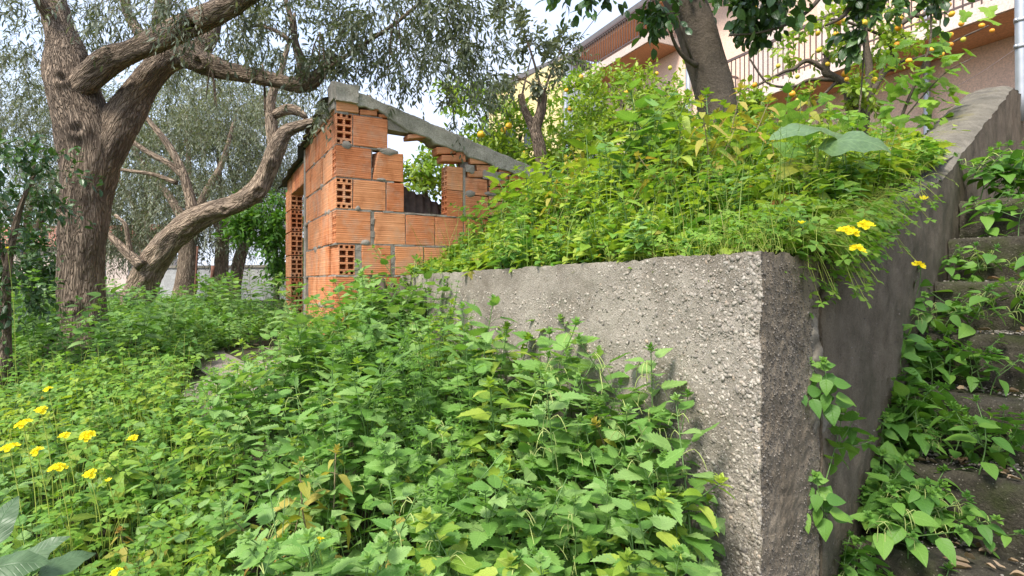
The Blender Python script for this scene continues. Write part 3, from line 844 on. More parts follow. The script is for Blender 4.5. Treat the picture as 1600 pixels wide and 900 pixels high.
st = empty('stone_stairs', (WB.x + CD.x * .6 + CQ.x, WB.y + CD.y * .6 + CQ.y, -1.35), 'steep mossy concrete stairs climbing beside the dark wall', 'stairs')
STI = Matrix.Translation(-st.location)
def nose(k): return (2.04 + .32 * k, .245 * k)
KTOP = 2
for k in range(-6, KTOP + 1):
    a0, z1 = nose(k); a1 = (nose(k + 1)[0] + .05) if k < KTOP else 9.0; z0 = z1 - .33
    g = Geo()
    def ed(w): return .012 * noise.noise(Vector((w * 5, k * 3.3, 0)))
    def pf(u, v):
        w = .012 + 2.2 * u
        q = v * 3
        if q < 1: return fa(a0 + ed(w) + .012 * (1 - q)) + CQ * w + ZZ * (z0 + (z1 - .02 - z0) * q)
        if q < 1.12: return fa(a0 + ed(w) + .025 * (q - 1) / .12) + CQ * w + ZZ * (z1 - .02 + .02 * (q - 1) / .12)
        return fa(a0 + ed(w) + .025 + (a1 - a0 - .025) * (q - 1.12) / 1.88) + CQ * w + ZZ * (z1 - .008 * (q - 1.12))
    patch(g, pf, 90, 24, random.random(), a=.008)
    for w_, fl in ((.012, True), (2.2, False)):
        g.add([(fa(a0) + CQ * w_ + ZZ * z0)[:], (fa(a1) + CQ * w_ + ZZ * z0)[:], (fa(a1) + CQ * w_ + ZZ * (z1 - .01))[:], (fa(a0) + CQ * w_ + ZZ * (z1 - .01))[:]], np.array([[0, 1, 2, 3]]))
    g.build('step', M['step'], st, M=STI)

# loose gravel and crumbs lying on the treads
g = Geo(); A = []; T = []; r9 = np.random.default_rng(17)
for _ in range(5200):
    k = int(r9.integers(-6, 2)); q = r9.random() ** .6; a = nose(k)[0] + .04 + .27 * q; w = .03 + .8 * r9.random()
    if noise.noise(Vector((a * 3, w * 4, 9))) < r9.uniform(-.5, .35): continue
    r = .002 + .006 * r9.random() ** 3; T.append((fa(a) + CQ * w + ZZ * (nose(k)[1] + .002))[:])
    A.append(np.diag([r * r9.uniform(.8, 1.6), r * r9.uniform(.8, 1.6), r * .7]) @ np.eye(3))
g.scatter(I1, np.array(A), np.array(T), r9.random(len(T)))
tag(g.build('step_gravel', M['pebble'], st, M=STI), kind='stuff')

# finer grains showing in the dark faces
m, nt, b_, o_ = newmat('dark_grain')
nt.links.new(ramp_(nt, rnd_socket(nt), [(0, (.09, .078, .06)), (.5, (.14, .12, .094)), (.9, (.19, .165, .13)), (1, (.26, .23, .19))]), b_.inputs['Base Color']); b_.inputs['Roughness'].default_value = .9
M['grain'] = m
def grains(name, n, amax, parent, inv, seed, a0=0.0):
    r = np.random.default_rng(seed); g = Geo(); A = []; T = []
    while len(T) < n:
        a = a0 + (amax - a0) * r.random() ** 1.3; z = r.uniform(-1.1, (ctop(a) if a > .45 else wtop(0)) - .03)
        if noise.noise(Vector((a * 3, z * 3, 5))) + .35 < r.random() * .9: continue
        q = .0016 + .0028 * r.random() ** 2.5; p = wdisp(fa(a) + ZZ * z) - CQ * -.001
        T.append(p[:]); A.append(np.stack([np.array(CD) * q * r.uniform(1, 1.5), np.array(CQ) * q * .8, np.array([0, 0, q])], 1))
    g.scatter(I1, np.array(A), np.array(T), r.random(n)); tag(g.build(name, M['grain'], parent, M=inv), kind='stuff')
grains('wall_grain', 3600, .44, rw, RWI, 41)
grains('wall_grain', 3600, 2.3, sw, SWI, 42, .46)
# ------------------------------------------------------------------ leaves (unit length along +y, face +z)
def leaf_tm(rows, teeth=0.0, fold=0.25, droop=0.25, curl=0.0, seed=0):
    """rows: [(t, half width)] -> (V, F, uv): two quads per row with a raised mid rib"""
    rr = random.Random(seed); V = []; uv = []
    wm = max(w for _, w in rows)
    for i, (t, w) in enumerate(rows):
        k = 1 - teeth * (i % 2)
        zc = -droop * t * t
        tt = t + (0.02 if (i % 2 == 0 and teeth) else 0)
        for s in (-1, 0, 1):
            ww = w * k
            V.append((s * ww, (tt if s else t), zc + fold * abs(s) * ww + curl * s * ww * t + (rr.gauss(0, .008) if s else 0)))
            uv.append((s * ww / wm, t))
    idx = np.arange(len(rows) * 3).reshape(-1, 3)
    F = np.concatenate([np.stack([idx[:-1, k], idx[:-1, k + 1], idx[1:, k + 1], idx[1:, k]], 1) for k in (0, 1)])
    return np.array(V, float), F.astype(np.int32), np.array(uv, np.float32)
def prof(n, fn): return [(i / (n - 1), max(fn(i / (n - 1)), 0.001)) for i in range(n)]
def ovate(t): return 0.36 * (math.sin(math.pi * min(1, t ** 0.62)) ** 0.85) * (1 - .12 * t)
def lance(t): return 0.11 * math.sin(math.pi * t ** .9) ** .7
def elli(t): return 0.23 * math.sin(math.pi * t ** .92) ** .75
def roundl(t): return 0.42 * math.sin(math.pi * t ** .85) ** .6
TM_OLIVE = [leaf_tm(prof(4, lance), fold=.2, droop=d) for d in (.05, .3)]
TM_OLIVE2 = [leaf_tm(prof(4, lambda t: .145 * math.sin(math.pi * t ** .9) ** .7), fold=.2, droop=d) for d in (.05, .3)]
TM_CITRUS = [leaf_tm(prof(5, elli), fold=.35, droop=d) for d in (.1, .35)]
TM_ROUND = [leaf_tm(prof(6, roundl), fold=.2, droop=d) for d in (.15, .4)]
TM_OVATE = [leaf_tm(prof(6, ovate), fold=.25, droop=d) for d in (.15, .4)]

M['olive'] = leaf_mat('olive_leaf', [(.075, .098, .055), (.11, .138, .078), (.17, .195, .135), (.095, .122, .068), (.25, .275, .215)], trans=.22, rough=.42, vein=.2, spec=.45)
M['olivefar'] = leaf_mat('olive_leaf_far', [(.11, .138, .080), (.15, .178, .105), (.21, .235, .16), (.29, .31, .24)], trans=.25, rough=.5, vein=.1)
M['darkleaf'] = leaf_mat('dark_glossy_leaf', [(.025, .065, .018), (.036, .088, .023), (.055, .12, .032), (.085, .165, .04)], trans=.25, rough=.32, vein=.5, spec=.5)
M['citrus'] = leaf_mat('citrus_leaf', [(.12, .23, .026), (.18, .31, .036), (.27, .39, .05), (.36, .45, .07), (.14, .25, .03)], trans=.38, rough=.35, vein=.5, spec=.5)
M['shrub'] = leaf_mat('bright_shrub_leaf', [(.045, .13, .018), (.08, .19, .022), (.12, .25, .03)], trans=.35, rough=.4, vein=.3)

def twigs(g, blobs, per, L, leafs, tms, up=.0, hang=.4, tw=.22, stem=True, mi=0, smi=1, seed=1, spread=.55, aspect=1.0):
    """blobs: (centre, (rx,ry,rz), weight). Scatters leafy twigs through each ellipsoid."""
    rg = np.random.default_rng(seed)
    for c, rad, wgt in blobs:
        K = max(1, int(per * wgt)); c = np.array(c[:]); rad = np.array(rad)
        d = rg.normal(size=(K, 3)); d /= np.linalg.norm(d, axis=1, keepdims=True)
        # gather twigs into clumps so that the crown shows gaps
        nc = max(3, K // 7)
        cd = rg.normal(size=(nc, 3)); cd /= np.linalg.norm(cd, axis=1, keepdims=True)
        cc = cd * (rg.random((nc, 1)) ** .45)
        pick = rg.integers(0, nc, K)
        base = c + (cc[pick] + rg.normal(0, .13, (K, 3))) * rad
        D = d * spread + cd[pick] * .6 + np.array([0, 0, up - hang]) + rg.normal(0, .15, (K, 3))
        D /= np.linalg.norm(D, axis=1, keepdims=True)
        TL = tw * rg.uniform(.6, 1.4, K)
        n = leafs
        s = (np.arange(n) + .6) / n
        sag = np.array([0, 0, -1.0])
        Pp = base[:, None] + D[:, None] * (TL[:, None] * s)[..., None] + sag * (hang * .5 * TL[:, None] * s ** 2)[..., None]
        Td = D[:, None] + sag * (hang * s)[None, :, None]
        X = np.cross(D, rg.normal(size=(K, 3))); X /= (np.linalg.norm(X, axis=1, keepdims=True) + 1e-9)
        Y = np.cross(D, X)
        ph = np.arange(n) * 2.4
        side = np.cos(ph)[None, :, None] * X[:, None] + np.sin(ph)[None, :, None] * Y[:, None]
        LDr = side * .9 + Td * .75 + rg.normal(0, .22, (K, n, 3)) + np.array([0, 0, -.25 * hang])
        U = np.array([0, 0, 1.0]) + rg.normal(0, .45, (K, n, 3))
        A = frames(LDr.reshape(-1, 3), U.reshape(-1, 3))
        ln = L * rg.uniform(.65, 1.25, K * n)
        sc = np.stack([ln * aspect, ln, ln], 1)
        A = A * sc[:, None, :]
        T = Pp.reshape(-1, 3); r = rg.random(K * n) * .9 + .05
        h = len(tms); w = rg.integers(0, h, K * n)
        for q in range(h): g.scatter(tms[q], A[w == q], T[w == q], r[w == q], mi)
        if stem:
            e = base + D * TL[:, None] + sag * (hang * .5 * TL)[:, None]; m_ = base + D * TL[:, None] * .5 + sag * (hang * .125 * TL)[:, None]
            wv = X * (L * .022); wu = Y * (L * .022)
            V = np.stack([base + wv, base - wv * .5 + wu, base - wv * .5 - wu, m_ + wv * .8, m_ - wv * .4 + wu * .8, m_ - wv * .4 - wu * .8, e + wv * .3, e - wv * .2 + wu * .3, e - wv * .2 - wu * .3], 1).reshape(-1, 3)
            f = np.array([[0, 1, 4, 3], [1, 2, 5, 4], [2, 0, 3, 5], [3, 4, 7, 6], [4, 5, 8, 7], [5, 3, 6, 8]])
            g.add(V, (f[None] + (np.arange(K) * 9)[:, None, None]).reshape(-1, 4), .4, mi=smi)

def limb(g, pts, Y=None, seg=14, step=.05, amp=.10, freq=7.0, seed=0.0, sc=1.0, mi=0, knots=()):
    """pts (u, v, width_px[, Y])"""
    q = []
    for p in pts:
        y = p[3] if len(p) > 3 else Y
        w = P(p[0], p[1], y); q.append((w.x, w.y, w.z, max(p[2] * sc * y / 866 / 2 * .97 / math.sqrt(1 + ((p[0] - 800) / 866) ** 2), .002)))
    tube(g, q, seg, step, amp, freq, .3, mi, True, seed, 0.0, [(P(u, v, y), r, a) for u, v, y, r, a in knots])

def B(u, v, Y, ru, rv, ry, w=1.0):
    """foliage blob seen at (u, v) with pixel radii ru, rv and depth radius ry"""
    return (P(u, v, Y), (ru * Y / 866, ry, rv * Y / 866), w)

def limbs(items, mat, root, name='limb'):
    for pts_, Y_, kw in items:
        g_ = Geo(); limb(g_, pts_, Y_, *kw); g_.build(name, M[mat], root, M=under(root))

def tree(name, base, label, cat='tree', group=None): return empty(name, base, label, cat, group)
def under(root): return Matrix.Translation(-root.location)

# ---- the big old tree at the left
t1 = tree('old_tree', P(130, 560, 4.6), 'thick old forked tree with rough brown bark standing at the left')
g = Geo()
limb(g, [(116, 660, 140), (124, 600, 108), (128, 540, 90), (128, 450, 80), (130, 380, 81), (135, 310, 88), (140, 262, 98), (138, 215, 104), (126, 175, 96), (116, 140, 90), (107, 105, 82), (98, 60, 62), (88, 20, 50), (76, -30, 46), (60, -90, 40)], 4.6, 64, .020, .10, 9, 1, knots=[(146, 500, 4.42, .085, .035), (110, 478, 4.42, .05, .022), (160, 250, 4.40, .06, .03), (118, 200, 4.38, .07, .025), (100, 330, 4.42, .05, .02), (150, 380, 4.42, .04, .018), (95, 120, 4.4, .06, .025)])
g.build('trunk', M['olivebark'], t1, M=under(t1))
g = Geo()
limb(g, [(118, 140, 52, 4.55), (150, 112, 54, 4.45), (178, 92, 47, 4.4), (205, 82, 41, 4.35), (240, 65, 44, 4.3), (280, 47, 41, 4.2), (318, 30, 43, 4.1), (360, 8, 38, 4.0), (400, -22, 33, 3.9), (450, -60, 32, 3.8)], None, 44, .02, .14, 9, 2, knots=[(175, 100, 4.25, .06, .03), (235, 70, 4.15, .05, .025), (300, 40, 4.05, .05, .03)])
g.build('limb', M['olivebark'], t1, M=under(t1))
g = Geo(); limb(g, [(148, 290, 50, 4.6), (170, 236, 62, 4.62), (188, 190, 64, 4.65), (208, 155, 56, 4.7), (234, 118, 52, 4.75), (262, 92, 50, 4.8), (288, 84, 50, 4.8), (312, 96, 42, 4.78), (345, 108, 33, 4.75), (385, 117, 28, 4.7), (430, 126, 25, 4.6), (462, 133, 24, 4.55), (485, 127, 26, 4.5), (505, 110, 16, 4.5), (525, 85, 9, 4.5)], None, 44, .02, .14, 9, 3, knots=[(205, 165, 4.5, .07, .035), (262, 100, 4.62, .06, .035), (310, 98, 4.68, .05, .03)]); g.build('limb', M['olivebark'], t1, M=under(t1))
g = Geo(); limb(g, [(300, 92, 46, 4.8), (318, 70, 34, 4.85), (330, 48, 28, 4.9), (338, 15, 24, 5), (350, -40, 20, 5)], None, 18, .04, .09, 9, 4); g.build('limb', M['olivebark'], t1, M=under(t1))
g = Geo(); limb(g, [(478, 128, 22, 4.5), (470, 95, 16, 4.5), (462, 70, 13, 4.5), (455, 30, 10, 4.6), (440, -20, 8, 4.6)], None, 12, .04, .08, 9, 5); g.build('limb', M['olivebark'], t1, M=under(t1))
g = Geo(); limb(g, [(240, 100, 30, 4.8), (222, 60, 22, 5.0), (200, 20, 18, 5.2), (190, -30, 14, 5.3)], None, 12, .04, .08, 9, 6); g.build('limb', M['olivebark'], t1, M=under(t1))
g = Geo(); limb(g, [(250, 40, 30, 4.9), (256, 0, 28, 5.0), (260, -40, 26, 5.0)], None, 14, .04, .08, 9, 7); g.build('limb', M['olivebark'], t1, M=under(t1))
g = Geo(); limb(g, [(455, 65, 8, 4.6), (430, 48, 7, 4.6), (400, 40, 6, 4.7), (370, 52, 4, 4.8)], None, 8, .04, .05, 9, 8); g.build('limb', M['olivebark'], t1, M=under(t1))
g = Geo(); limb(g, [(505, 112, 9, 4.5), (560, 75, 7, 4.4), (620, 35, 6, 4.3), (660, 0, 5, 4.2)], None, 8, .04, .05, 9, 9); g.build('limb', M['olivebark'], t1, M=under(t1))
g = Geo()
limb(g, [(92, 50, 40, 4.6), (75, 22, 26, 4.5), (60, 0, 22, 4.4), (40, -40, 18, 4.3)], None, 14, .04, .08, 9, 10)
g.build('limb', M['palebark'], t1, M=under(t1))
g = Geo()      # hanging strands and bare twigs
for u, v, y in ((262, 30, 4.3), (330, 100, 4.7), (460, 20, 4.5), (500, 50, 4.4), (410, 100, 4.7), (620, 20, 4.2)):
    for k in range(3):
        a = random.uniform(-14, 14)
        limb(g, [(u, v, 3, y), (u + a, v + 30, 2.5, y), (u + a * 1.6, v + random.uniform(50, 90), 1.5, y)], None, 5, .05, 0, 1, 0)
tag(g.build('bare_twigs', M['olivebark'], t1, M=under(t1)), kind='stuff')
g = Geo()
twigs(g, [B(460, 40, 4.6, 75, 60, .5, 1.2), B(520, 75, 4.4, 60, 55, .4, 1.2), B(600, 20, 4.2, 110, 70, .6, 2.2), B(690, 60, 4.3, 80, 90, .6, 2.2), B(630, 110, 4.5, 50, 45, .4, .5), B(735, 60, 4.6, 45, 70, .5, .9), B(715, 150, 4.7, 45, 40, .4, .6),
          B(560, -20, 4.1, 150, 50, .8, 2.2), B(400, 20, 5.2, 90, 50, .5, 1.0), B(700, -20, 4.1, 110, 50, .8, 1.6), B(640, 60, 4.6, 130, 70, .6, 1.8), B(505, 130, 4.3, 25, 40, .2, .35), B(430, 75, 5.0, 60, 40, .4, .5)], 52, .056, 14, TM_OLIVE2, hang=.42, tw=.25, seed=11)
twigs(g, [B(230, 20, 5.4, 110, 60, .8, 1.4), B(30, 40, 5.0, 70, 80, .8, 1.5), B(330, 70, 5.8, 60, 60, .8, .7), B(40, 150, 5.4, 60, 70, .8, 1.1), B(330, 20, 4.2, 70, 40, .5, .8), B(190, 15, 4.4, 80, 40, .5, .7)], 90, .062, 13, TM_OLIVE, hang=.6, tw=.27, seed=12)
g.build('crown', [M['olive'], M['olivebark']], t1, M=under(t1))

# ---- the leaning olive behind it
t2 = tree('leaning_olive_tree', P(215, 480, 7.5), 'leaning olive tree with a pale twisted trunk bending towards the hut')
g = Geo()
limb(g, [(205, 520, 62), (213, 475, 56), (226, 430, 52), (252, 392, 50), (286, 357, 44), (326, 333, 38), (370, 318, 34), (402, 296, 31), (420, 262, 29), (432, 228, 27), (446, 206, 22), (470, 196, 17), (500, 186, 12), (540, 165, 8), (580, 150, 5)], 7.5, 36, .035, .16, 7, 21, knots=[(290, 362, 7.3, .10, .05), (405, 300, 7.38, .08, .04), (425, 255, 7.38, .06, .035), (230, 440, 7.28, .10, .05), (350, 328, 7.35, .07, .04)])
g.build('trunk', M['palebark'], t2, M=under(t2))
g = Geo(); limb(g, [(430, 235, 22), (424, 195, 19), (422, 165, 17), (428, 140, 14), (440, 110, 10), (450, 70, 8)], 7.5, 14, .06, .10, 7, 22); g.build('limb', M['palebark'], t2, M=under(t2))
g = Geo(); limb(g, [(428, 180, 15), (448, 171, 18), (466, 174, 16), (478, 184, 9)], 7.5, 12, .05, .12, 7, 23); g.build('limb', M['palebark'], t2, M=under(t2))
g = Geo(); limb(g, [(303, 342, 22), (296, 305, 18), (285, 268, 15), (270, 238, 13), (252, 212, 12), (232, 188, 9), (215, 160, 7)], 7.6, 14, .06, .08, 7, 24); g.build('limb', M['palebark'], t2, M=under(t2))
g = Geo(); limb(g, [(286, 275, 13), (265, 256, 11), (240, 243, 11), (214, 226, 9), (190, 205, 6)], 7.6, 10, .06, .08, 7, 25); g.build('limb', M['palebark'], t2, M=under(t2))
g = Geo(); limb(g, [(276, 286, 10), (245, 274, 8), (210, 268, 7), (178, 264, 6)], 7.7, 8, .06, .06, 7, 26); g.build('limb', M['palebark'], t2, M=under(t2))
g = Geo(); limb(g, [(222, 416, 24), (200, 396, 19), (182, 378, 14), (168, 366, 10)], 7.3, 14, .06, .10, 7, 27); g.build('limb', M['palebark'], t2, M=under(t2))
g = Geo(); limb(g, [(204, 398, 11), (200, 372, 9), (195, 350, 8), (180, 336, 6)], 7.3, 8, .06, .06, 7, 28); g.build('limb', M['palebark'], t2, M=under(t2))
g = Geo()
twigs(g, [B(330, 180, 8.4, 100, 60, .8, 1.4), B(250, 160, 8.5, 90, 70, .8, 1.3), B(400, 120, 8, 80, 50, .7, .9), B(470, 110, 8, 50, 40, .5, .5), B(330, 250, 8.8, 90, 50, .7, 1.0), B(220, 250, 8.8, 60, 60, .7, .8), B(520, 150, 7.8, 40, 40, .4, .3)], 120, .075, 13, TM_OLIVE, hang=.6, tw=.34, seed=13)
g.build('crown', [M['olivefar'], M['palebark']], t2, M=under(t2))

# ---- olive grove farther back, each tree a thing of its own
def olive(u, vb, Y, wpx, lean, label, blobs, seed, mat='olivefar', limbs=3, per=250):
    t = tree('olive_tree', P(u, vb, Y), label, group='olive trees of the grove behind')
    g = Geo(); rr = random.Random(seed)
    top = vb - 95
    limb(g, [(u - 4, vb + 40, wpx * 1.35), (u, vb, wpx * 1.1), (u + lean * .4, vb - 50, wpx * .9), (u + lean, top, wpx * .8)], Y, 16, .08, .12, 6, seed)
    for k in range(limbs):
        a = (k - (limbs - 1) / 2) * 55 + rr.uniform(-15, 15)
        limb(g, [(u + lean, top + 12, wpx * .6), (u + lean + a * .5, top - 45, wpx * .42), (u + lean + a * 1.1, top - 95, wpx * .28), (u + lean + a * 1.6, top - 170, wpx * .15)], Y + rr.uniform(-.4, .4), 10, .1, .09, 6, seed + k)
    g.build('trunk', M['palebark'], t, M=under(t))
    g = Geo()
    twigs(g, blobs, per, .095, 13, TM_OLIVE, hang=.5, tw=.45, seed=seed)
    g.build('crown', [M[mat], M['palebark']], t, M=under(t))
olive(290, 445, 12, 34, 8, 'grey olive tree with a straight trunk right behind the leaning tree', [B(270, 270, 12.5, 110, 90, 1.5, 3), B(320, 350, 12.5, 70, 40, 1, 1), B(230, 330, 12.6, 70, 60, 1.2, 1.5), B(300, 170, 12.8, 120, 60, 1.5, 2.2), B(380, 160, 12.6, 80, 60, 1.4, 1.5), B(240, 200, 12.4, 70, 60, 1.3, 1.3)], 31)
olive(345, 450, 13.5, 26, 4, 'slim olive tree in front of the white wall beside a rusty post', [B(370, 310, 14, 80, 60, 1.5, 2), B(420, 230, 14, 70, 80, 1.5, 2), B(350, 200, 14.2, 90, 80, 1.5, 2)], 32)
olive(366, 455, 14.5, 22, 22, 'thin olive trunk leaning right in front of the white wall', [B(400, 360, 15, 60, 40, 1, 1), B(455, 270, 15, 60, 70, 1.4, 1.5)], 33, limbs=2)
olive(60, 470, 13, 30, -20, 'olive tree far behind the big trunk at the left edge', [B(40, 300, 13, 120, 110, 2, 4), B(140, 220, 13.5, 90, 110, 2, 3), B(40, 150, 13.5, 130, 80, 2, 3), B(180, 330, 13.5, 70, 80, 1.5, 2)], 34)
olive(225, 440, 20, 18, 0, 'farthest pale olive tree seen between the trunks', [B(220, 340, 21, 130, 70, 3, 3), B(330, 300, 21, 120, 80, 3, 3), B(110, 330, 21, 120, 80, 3, 3), B(430, 330, 22, 70, 60, 2, 1.2)], 35)

# ---- dark bush and young tree at the left edge
t = tree('young_tree', P(8, 600, 3.3), 'small dark leaved tree with a brown trunk cut by the left edge')
g = Geo(); limb(g, [(0, 650, 52), (2, 590, 42), (4, 545, 30), (8, 500, 20), (12, 420, 14), (30, 330, 10), (55, 270, 6)], 3.3, 16, .04, .1, 9, 41)
limb(g, [(12, 430, 8), (-10, 350, 7), (-30, 280, 5)], 3.3, 8, .05, .05, 9, 42)
g.build('trunk', M['olivebark'], t, M=under(t))
g = Geo(); twigs(g, [B(40, 280, 3.3, 55, 40, .25, .9), B(5, 400, 3.4, 45, 90, .3, 1.2), B(20, 340, 3.6, 50, 60, .3, .8), B(-20, 240, 3.3, 60, 60, .3, .6)], 62, .050, 9, TM_CITRUS, hang=.3, tw=.2, seed=43, aspect=1.0)
g.build('crown', [M['darkleaf'], M['olivebark']], t, M=under(t))
t = tree('dark_bush', P(40, 520, 4.9), 'dark green leafy bush between the left edge and the big trunk', 'bush')
g = Geo(); twigs(g, [B(35, 480, 5.4, 50, 60, .4, 2), B(20, 420, 5.6, 45, 70, .4, 1.5), B(55, 540, 5.2, 45, 40, .4, 1.0)], 110, .06, 9, TM_OVATE, hang=.1, up=.4, tw=.2, seed=44)
g.build('foliage', [M['darkleaf'], M['olivebark']], t, M=under(t))
t = tree('green_bush', P(430, 440, 11), 'bright green bush in front of the white wall left of the hut', 'bush')
g = Geo(); limb(g, [(432, 470, 12), (432, 430, 9), (428, 380, 6)], 11, 8, .1, .1, 6, 1); g.build('stems', M['citrusbark'], t, M=under(t))
g = Geo(); twigs(g, [B(425, 345, 11, 42, 34, .6, 1.4), B(450, 390, 11, 24, 40, .6, .9), B(400, 340, 11, 30, 26, .5, .7)], 120, .12, 10, TM_CITRUS, hang=.2, tw=.35, seed=45)
g.build('foliage', [M['shrub'], M['citrusbark']], t, M=under(t))

# ---- grey trunk on the bank with its dark crown
t3 = tree('bank_tree', P(1128, 225, 4.5), 'smooth grey leaning tree trunk rising from the weedy bank before the pink house')
g = Geo()
limb(g, [(1150, 420, 84), (1136, 290, 74), (1126, 210, 66), (1117, 150, 64), (1102, 95, 64), (1090, 50, 64), (1072, 5, 64), (1045, -45, 58), (1015, -100, 54)], 4.5, 34, .03, .045, 6, 51)
g.build('trunk', M['greybark'], t3, M=under(t3))
g = Geo(); limb(g, [(1088, 102, 10, 4.4), (1072, 92, 8, 4.35), (1058, 75, 6, 4.3), (1048, 50, 5, 4.25), (1042, 15, 4, 4.2)], None, 8, .03, .05, 8, 52); g.build('limb', M['greybark'], t3, M=under(t3))
g = Geo(); limb(g, [(1084, 100, 5, 4.4), (1073, 70, 4, 4.3), (1062, 35, 4, 4.3), (1050, 0, 3, 4.3)], None, 6, .03, .05, 8, 53); g.build('limb', M['greybark'], t3, M=under(t3))
g = Geo(); limb(g, [(1300, -30, 10, 4.2), (1265, 15, 7, 4.2), (1225, 40, 5, 4.2), (1180, 52, 4, 4.2), (1140, 55, 4, 4.2)], None, 8, .03, .05, 8, 54); g.build('limb', M['greybark'], t3, M=under(t3))
g = Geo(); limb(g, [(1360, -40, 14, 4.3), (1335, 0, 10, 4.3), (1318, 25, 7, 4.3), (1290, 40, 4, 4.3)], None, 8, .03, .05, 8, 55); g.build('limb', M['greybark'], t3, M=under(t3))
g = Geo()
twigs(g, [B(925, -15, 4.1, 60, 26, .25, .7), B(1000, -8, 4.1, 40, 26, .25, .35), B(1035, 25, 4.2, 22, 24, .2, .16), B(1205, 2, 4.2, 55, 30, .3, .9), B(1300, -30, 4.3, 80, 28, .3, .5), B(1170, -10, 4.3, 45, 30, .3, .7), B(1375, 20, 4.2, 22, 40, .2, .5), B(1400, -20, 4.3, 80, 30, .3, .7), B(1150, -70, 4.3, 300, 40, .6, 1.4)],
      34, .082, 8, TM_CITRUS, hang=.55, tw=.2, seed=56, aspect=1.45)
g.build('crown', [M['darkleaf'], M['greybark']], t3, M=under(t3))

# ---- citrus trees with fruit
m, nt, b_, o_ = newmat('yellow_orange_fruit')
nt.links.new(ramp_(nt, nd(nt, 'ObjectInfo').outputs['Random'], [(0, (.72, .27, .015)), (.4, (.78, .40, .02)), (.8, (.74, .48, .03)), (1, (.45, .42, .04))]), b_.inputs['Base Color'])
b_.inputs['Roughness'].default_value = .5
n_ = nd(nt, 'TexNoise', {'Scale': 60.0}); nt.links.new(nd(nt, 'Bump', {'Strength': .2, 'Distance': .004, 'Height': n_.outputs['Fac']}).outputs[0], b_.inputs['Normal'])
M['fruit'] = m
FR = Geo()
Vf = I2[0].copy(); Vf[:, 2] *= 1.12; Vf[:, 2] += .12 * np.clip(Vf[:, 2] - .9, 0, 1) * 3
FR.add(Vf, I2[1]); FRM = FR.mesh('fruit', M['fruit'])
def fruits(root, spots, Y, r=.034):
    rr = random.Random(len(spots))
    for s in spots:
        y = s[2] if len(s) > 2 else Y + rr.uniform(-.25, .25)
        q = r * rr.uniform(.7, 1.15)
        link('fruit', FRM, root, under(root) @ Matrix.Translation(P(s[0], s[1], y)) @ Matrix.Rotation(rr.uniform(0, 6), 4, Vector((rr.random(), rr.random(), rr.random())).normalized()) @ Matrix.Diagonal((q, q, q, 1)))

t4 = tree('citrus_tree', P(1000, 260, 8.6), 'round citrus tree dotted with small orange fruit below the upper balcony')
g = Geo()
limb(g, [(1000, 330, 16), (998, 260, 13), (985, 200, 10), (970, 160, 7), (950, 130, 4)], 8.6, 10, .08, .08, 6, 61)
for pts in ([(992, 220, 9), (1030, 170, 6), (1045, 130, 4)], [(990, 210, 8), (940, 190, 6), (910, 165, 4)], [(998, 240, 9), (1040, 190, 6), (1080, 150, 4)], [(985, 200, 7), (995, 150, 5), (1005, 110, 3)]): limb(g, pts, 8.6, 8, .08, .05, 6, 62)
g.build('trunk', M['citrusbark'], t4, M=under(t4))
g = Geo(); twigs(g, [B(950, 165, 8.6, 75, 45, .8, 1.5), B(1030, 160, 8.7, 60, 45, .8, 1.4), B(900, 200, 8.4, 70, 50, .8, 1.3), B(990, 220, 8.4, 100, 50, .8, 1.8), B(1080, 190, 8.6, 60, 45, .7, 1.0), B(905, 160, 8.8, 40, 30, .5, .6), B(960, 270, 8.0, 120, 40, .6, 1.6), B(1060, 250, 7.5, 70, 40, .5, 1.0), B(900, 250, 7.6, 60, 50, .5, 1.2)], 130, .085, 9, TM_CITRUS, hang=.15, up=.3, tw=.26, seed=63)
g.build('crown', [M['citrus'], M['citrusbark']], t4, M=under(t4))
fruits(t4, [(885, 141), (891, 170), (960, 192), (1047, 106), (1026, 115), (1012, 165), (1047, 213), (885, 221), (940, 250), (1010, 290), (1075, 150), (908, 120), (978, 145), (930, 205), (1060, 175)], 8.2, .042)

t5 = tree('citrus_tree', P(845, 300, 6.8), 'cut back citrus tree with two stubs sprouting beside the yellow building')
g = Geo()
limb(g, [(868, 340, 26), (858, 290, 20), (848, 255, 19), (842, 225, 20), (838, 200, 19), (846, 172, 16), (848, 146, 14)], 6.8, 14, .04, .10, 8, 71)
limb(g, [(838, 215, 17), (828, 190, 14), (818, 168, 12), (814, 148, 11)], 6.8, 12, .04, .10, 8, 72)
for pts in ([(847, 150, 5), (838, 110, 4), (822, 60, 3), (800, 10, 2)], [(848, 150, 5), (862, 110, 3), (880, 70, 2)], [(815, 152, 4), (822, 120, 3), (830, 90, 2)], [(846, 160, 5), (828, 130, 3), (790, 115, 2)]): limb(g, pts, 6.8, 7, .06, .03, 6, 73)
g.build('trunk', M['olivebark'], t5, M=under(t5))
g = Geo(); twigs(g, [B(820, 65, 6.8, 35, 45, .3, .42), B(855, 90, 6.8, 45, 40, .3, .5), B(800, 10, 6.8, 35, 40, .3, .3), B(880, 75, 6.8, 25, 40, .25, .22), B(815, 115, 6.8, 45, 25, .3, .35)], 90, .075, 9, TM_CITRUS, hang=.1, up=.3, tw=.24, seed=74)
g.build('crown', [M['olive'], M['citrusbark']], t5, M=under(t5))

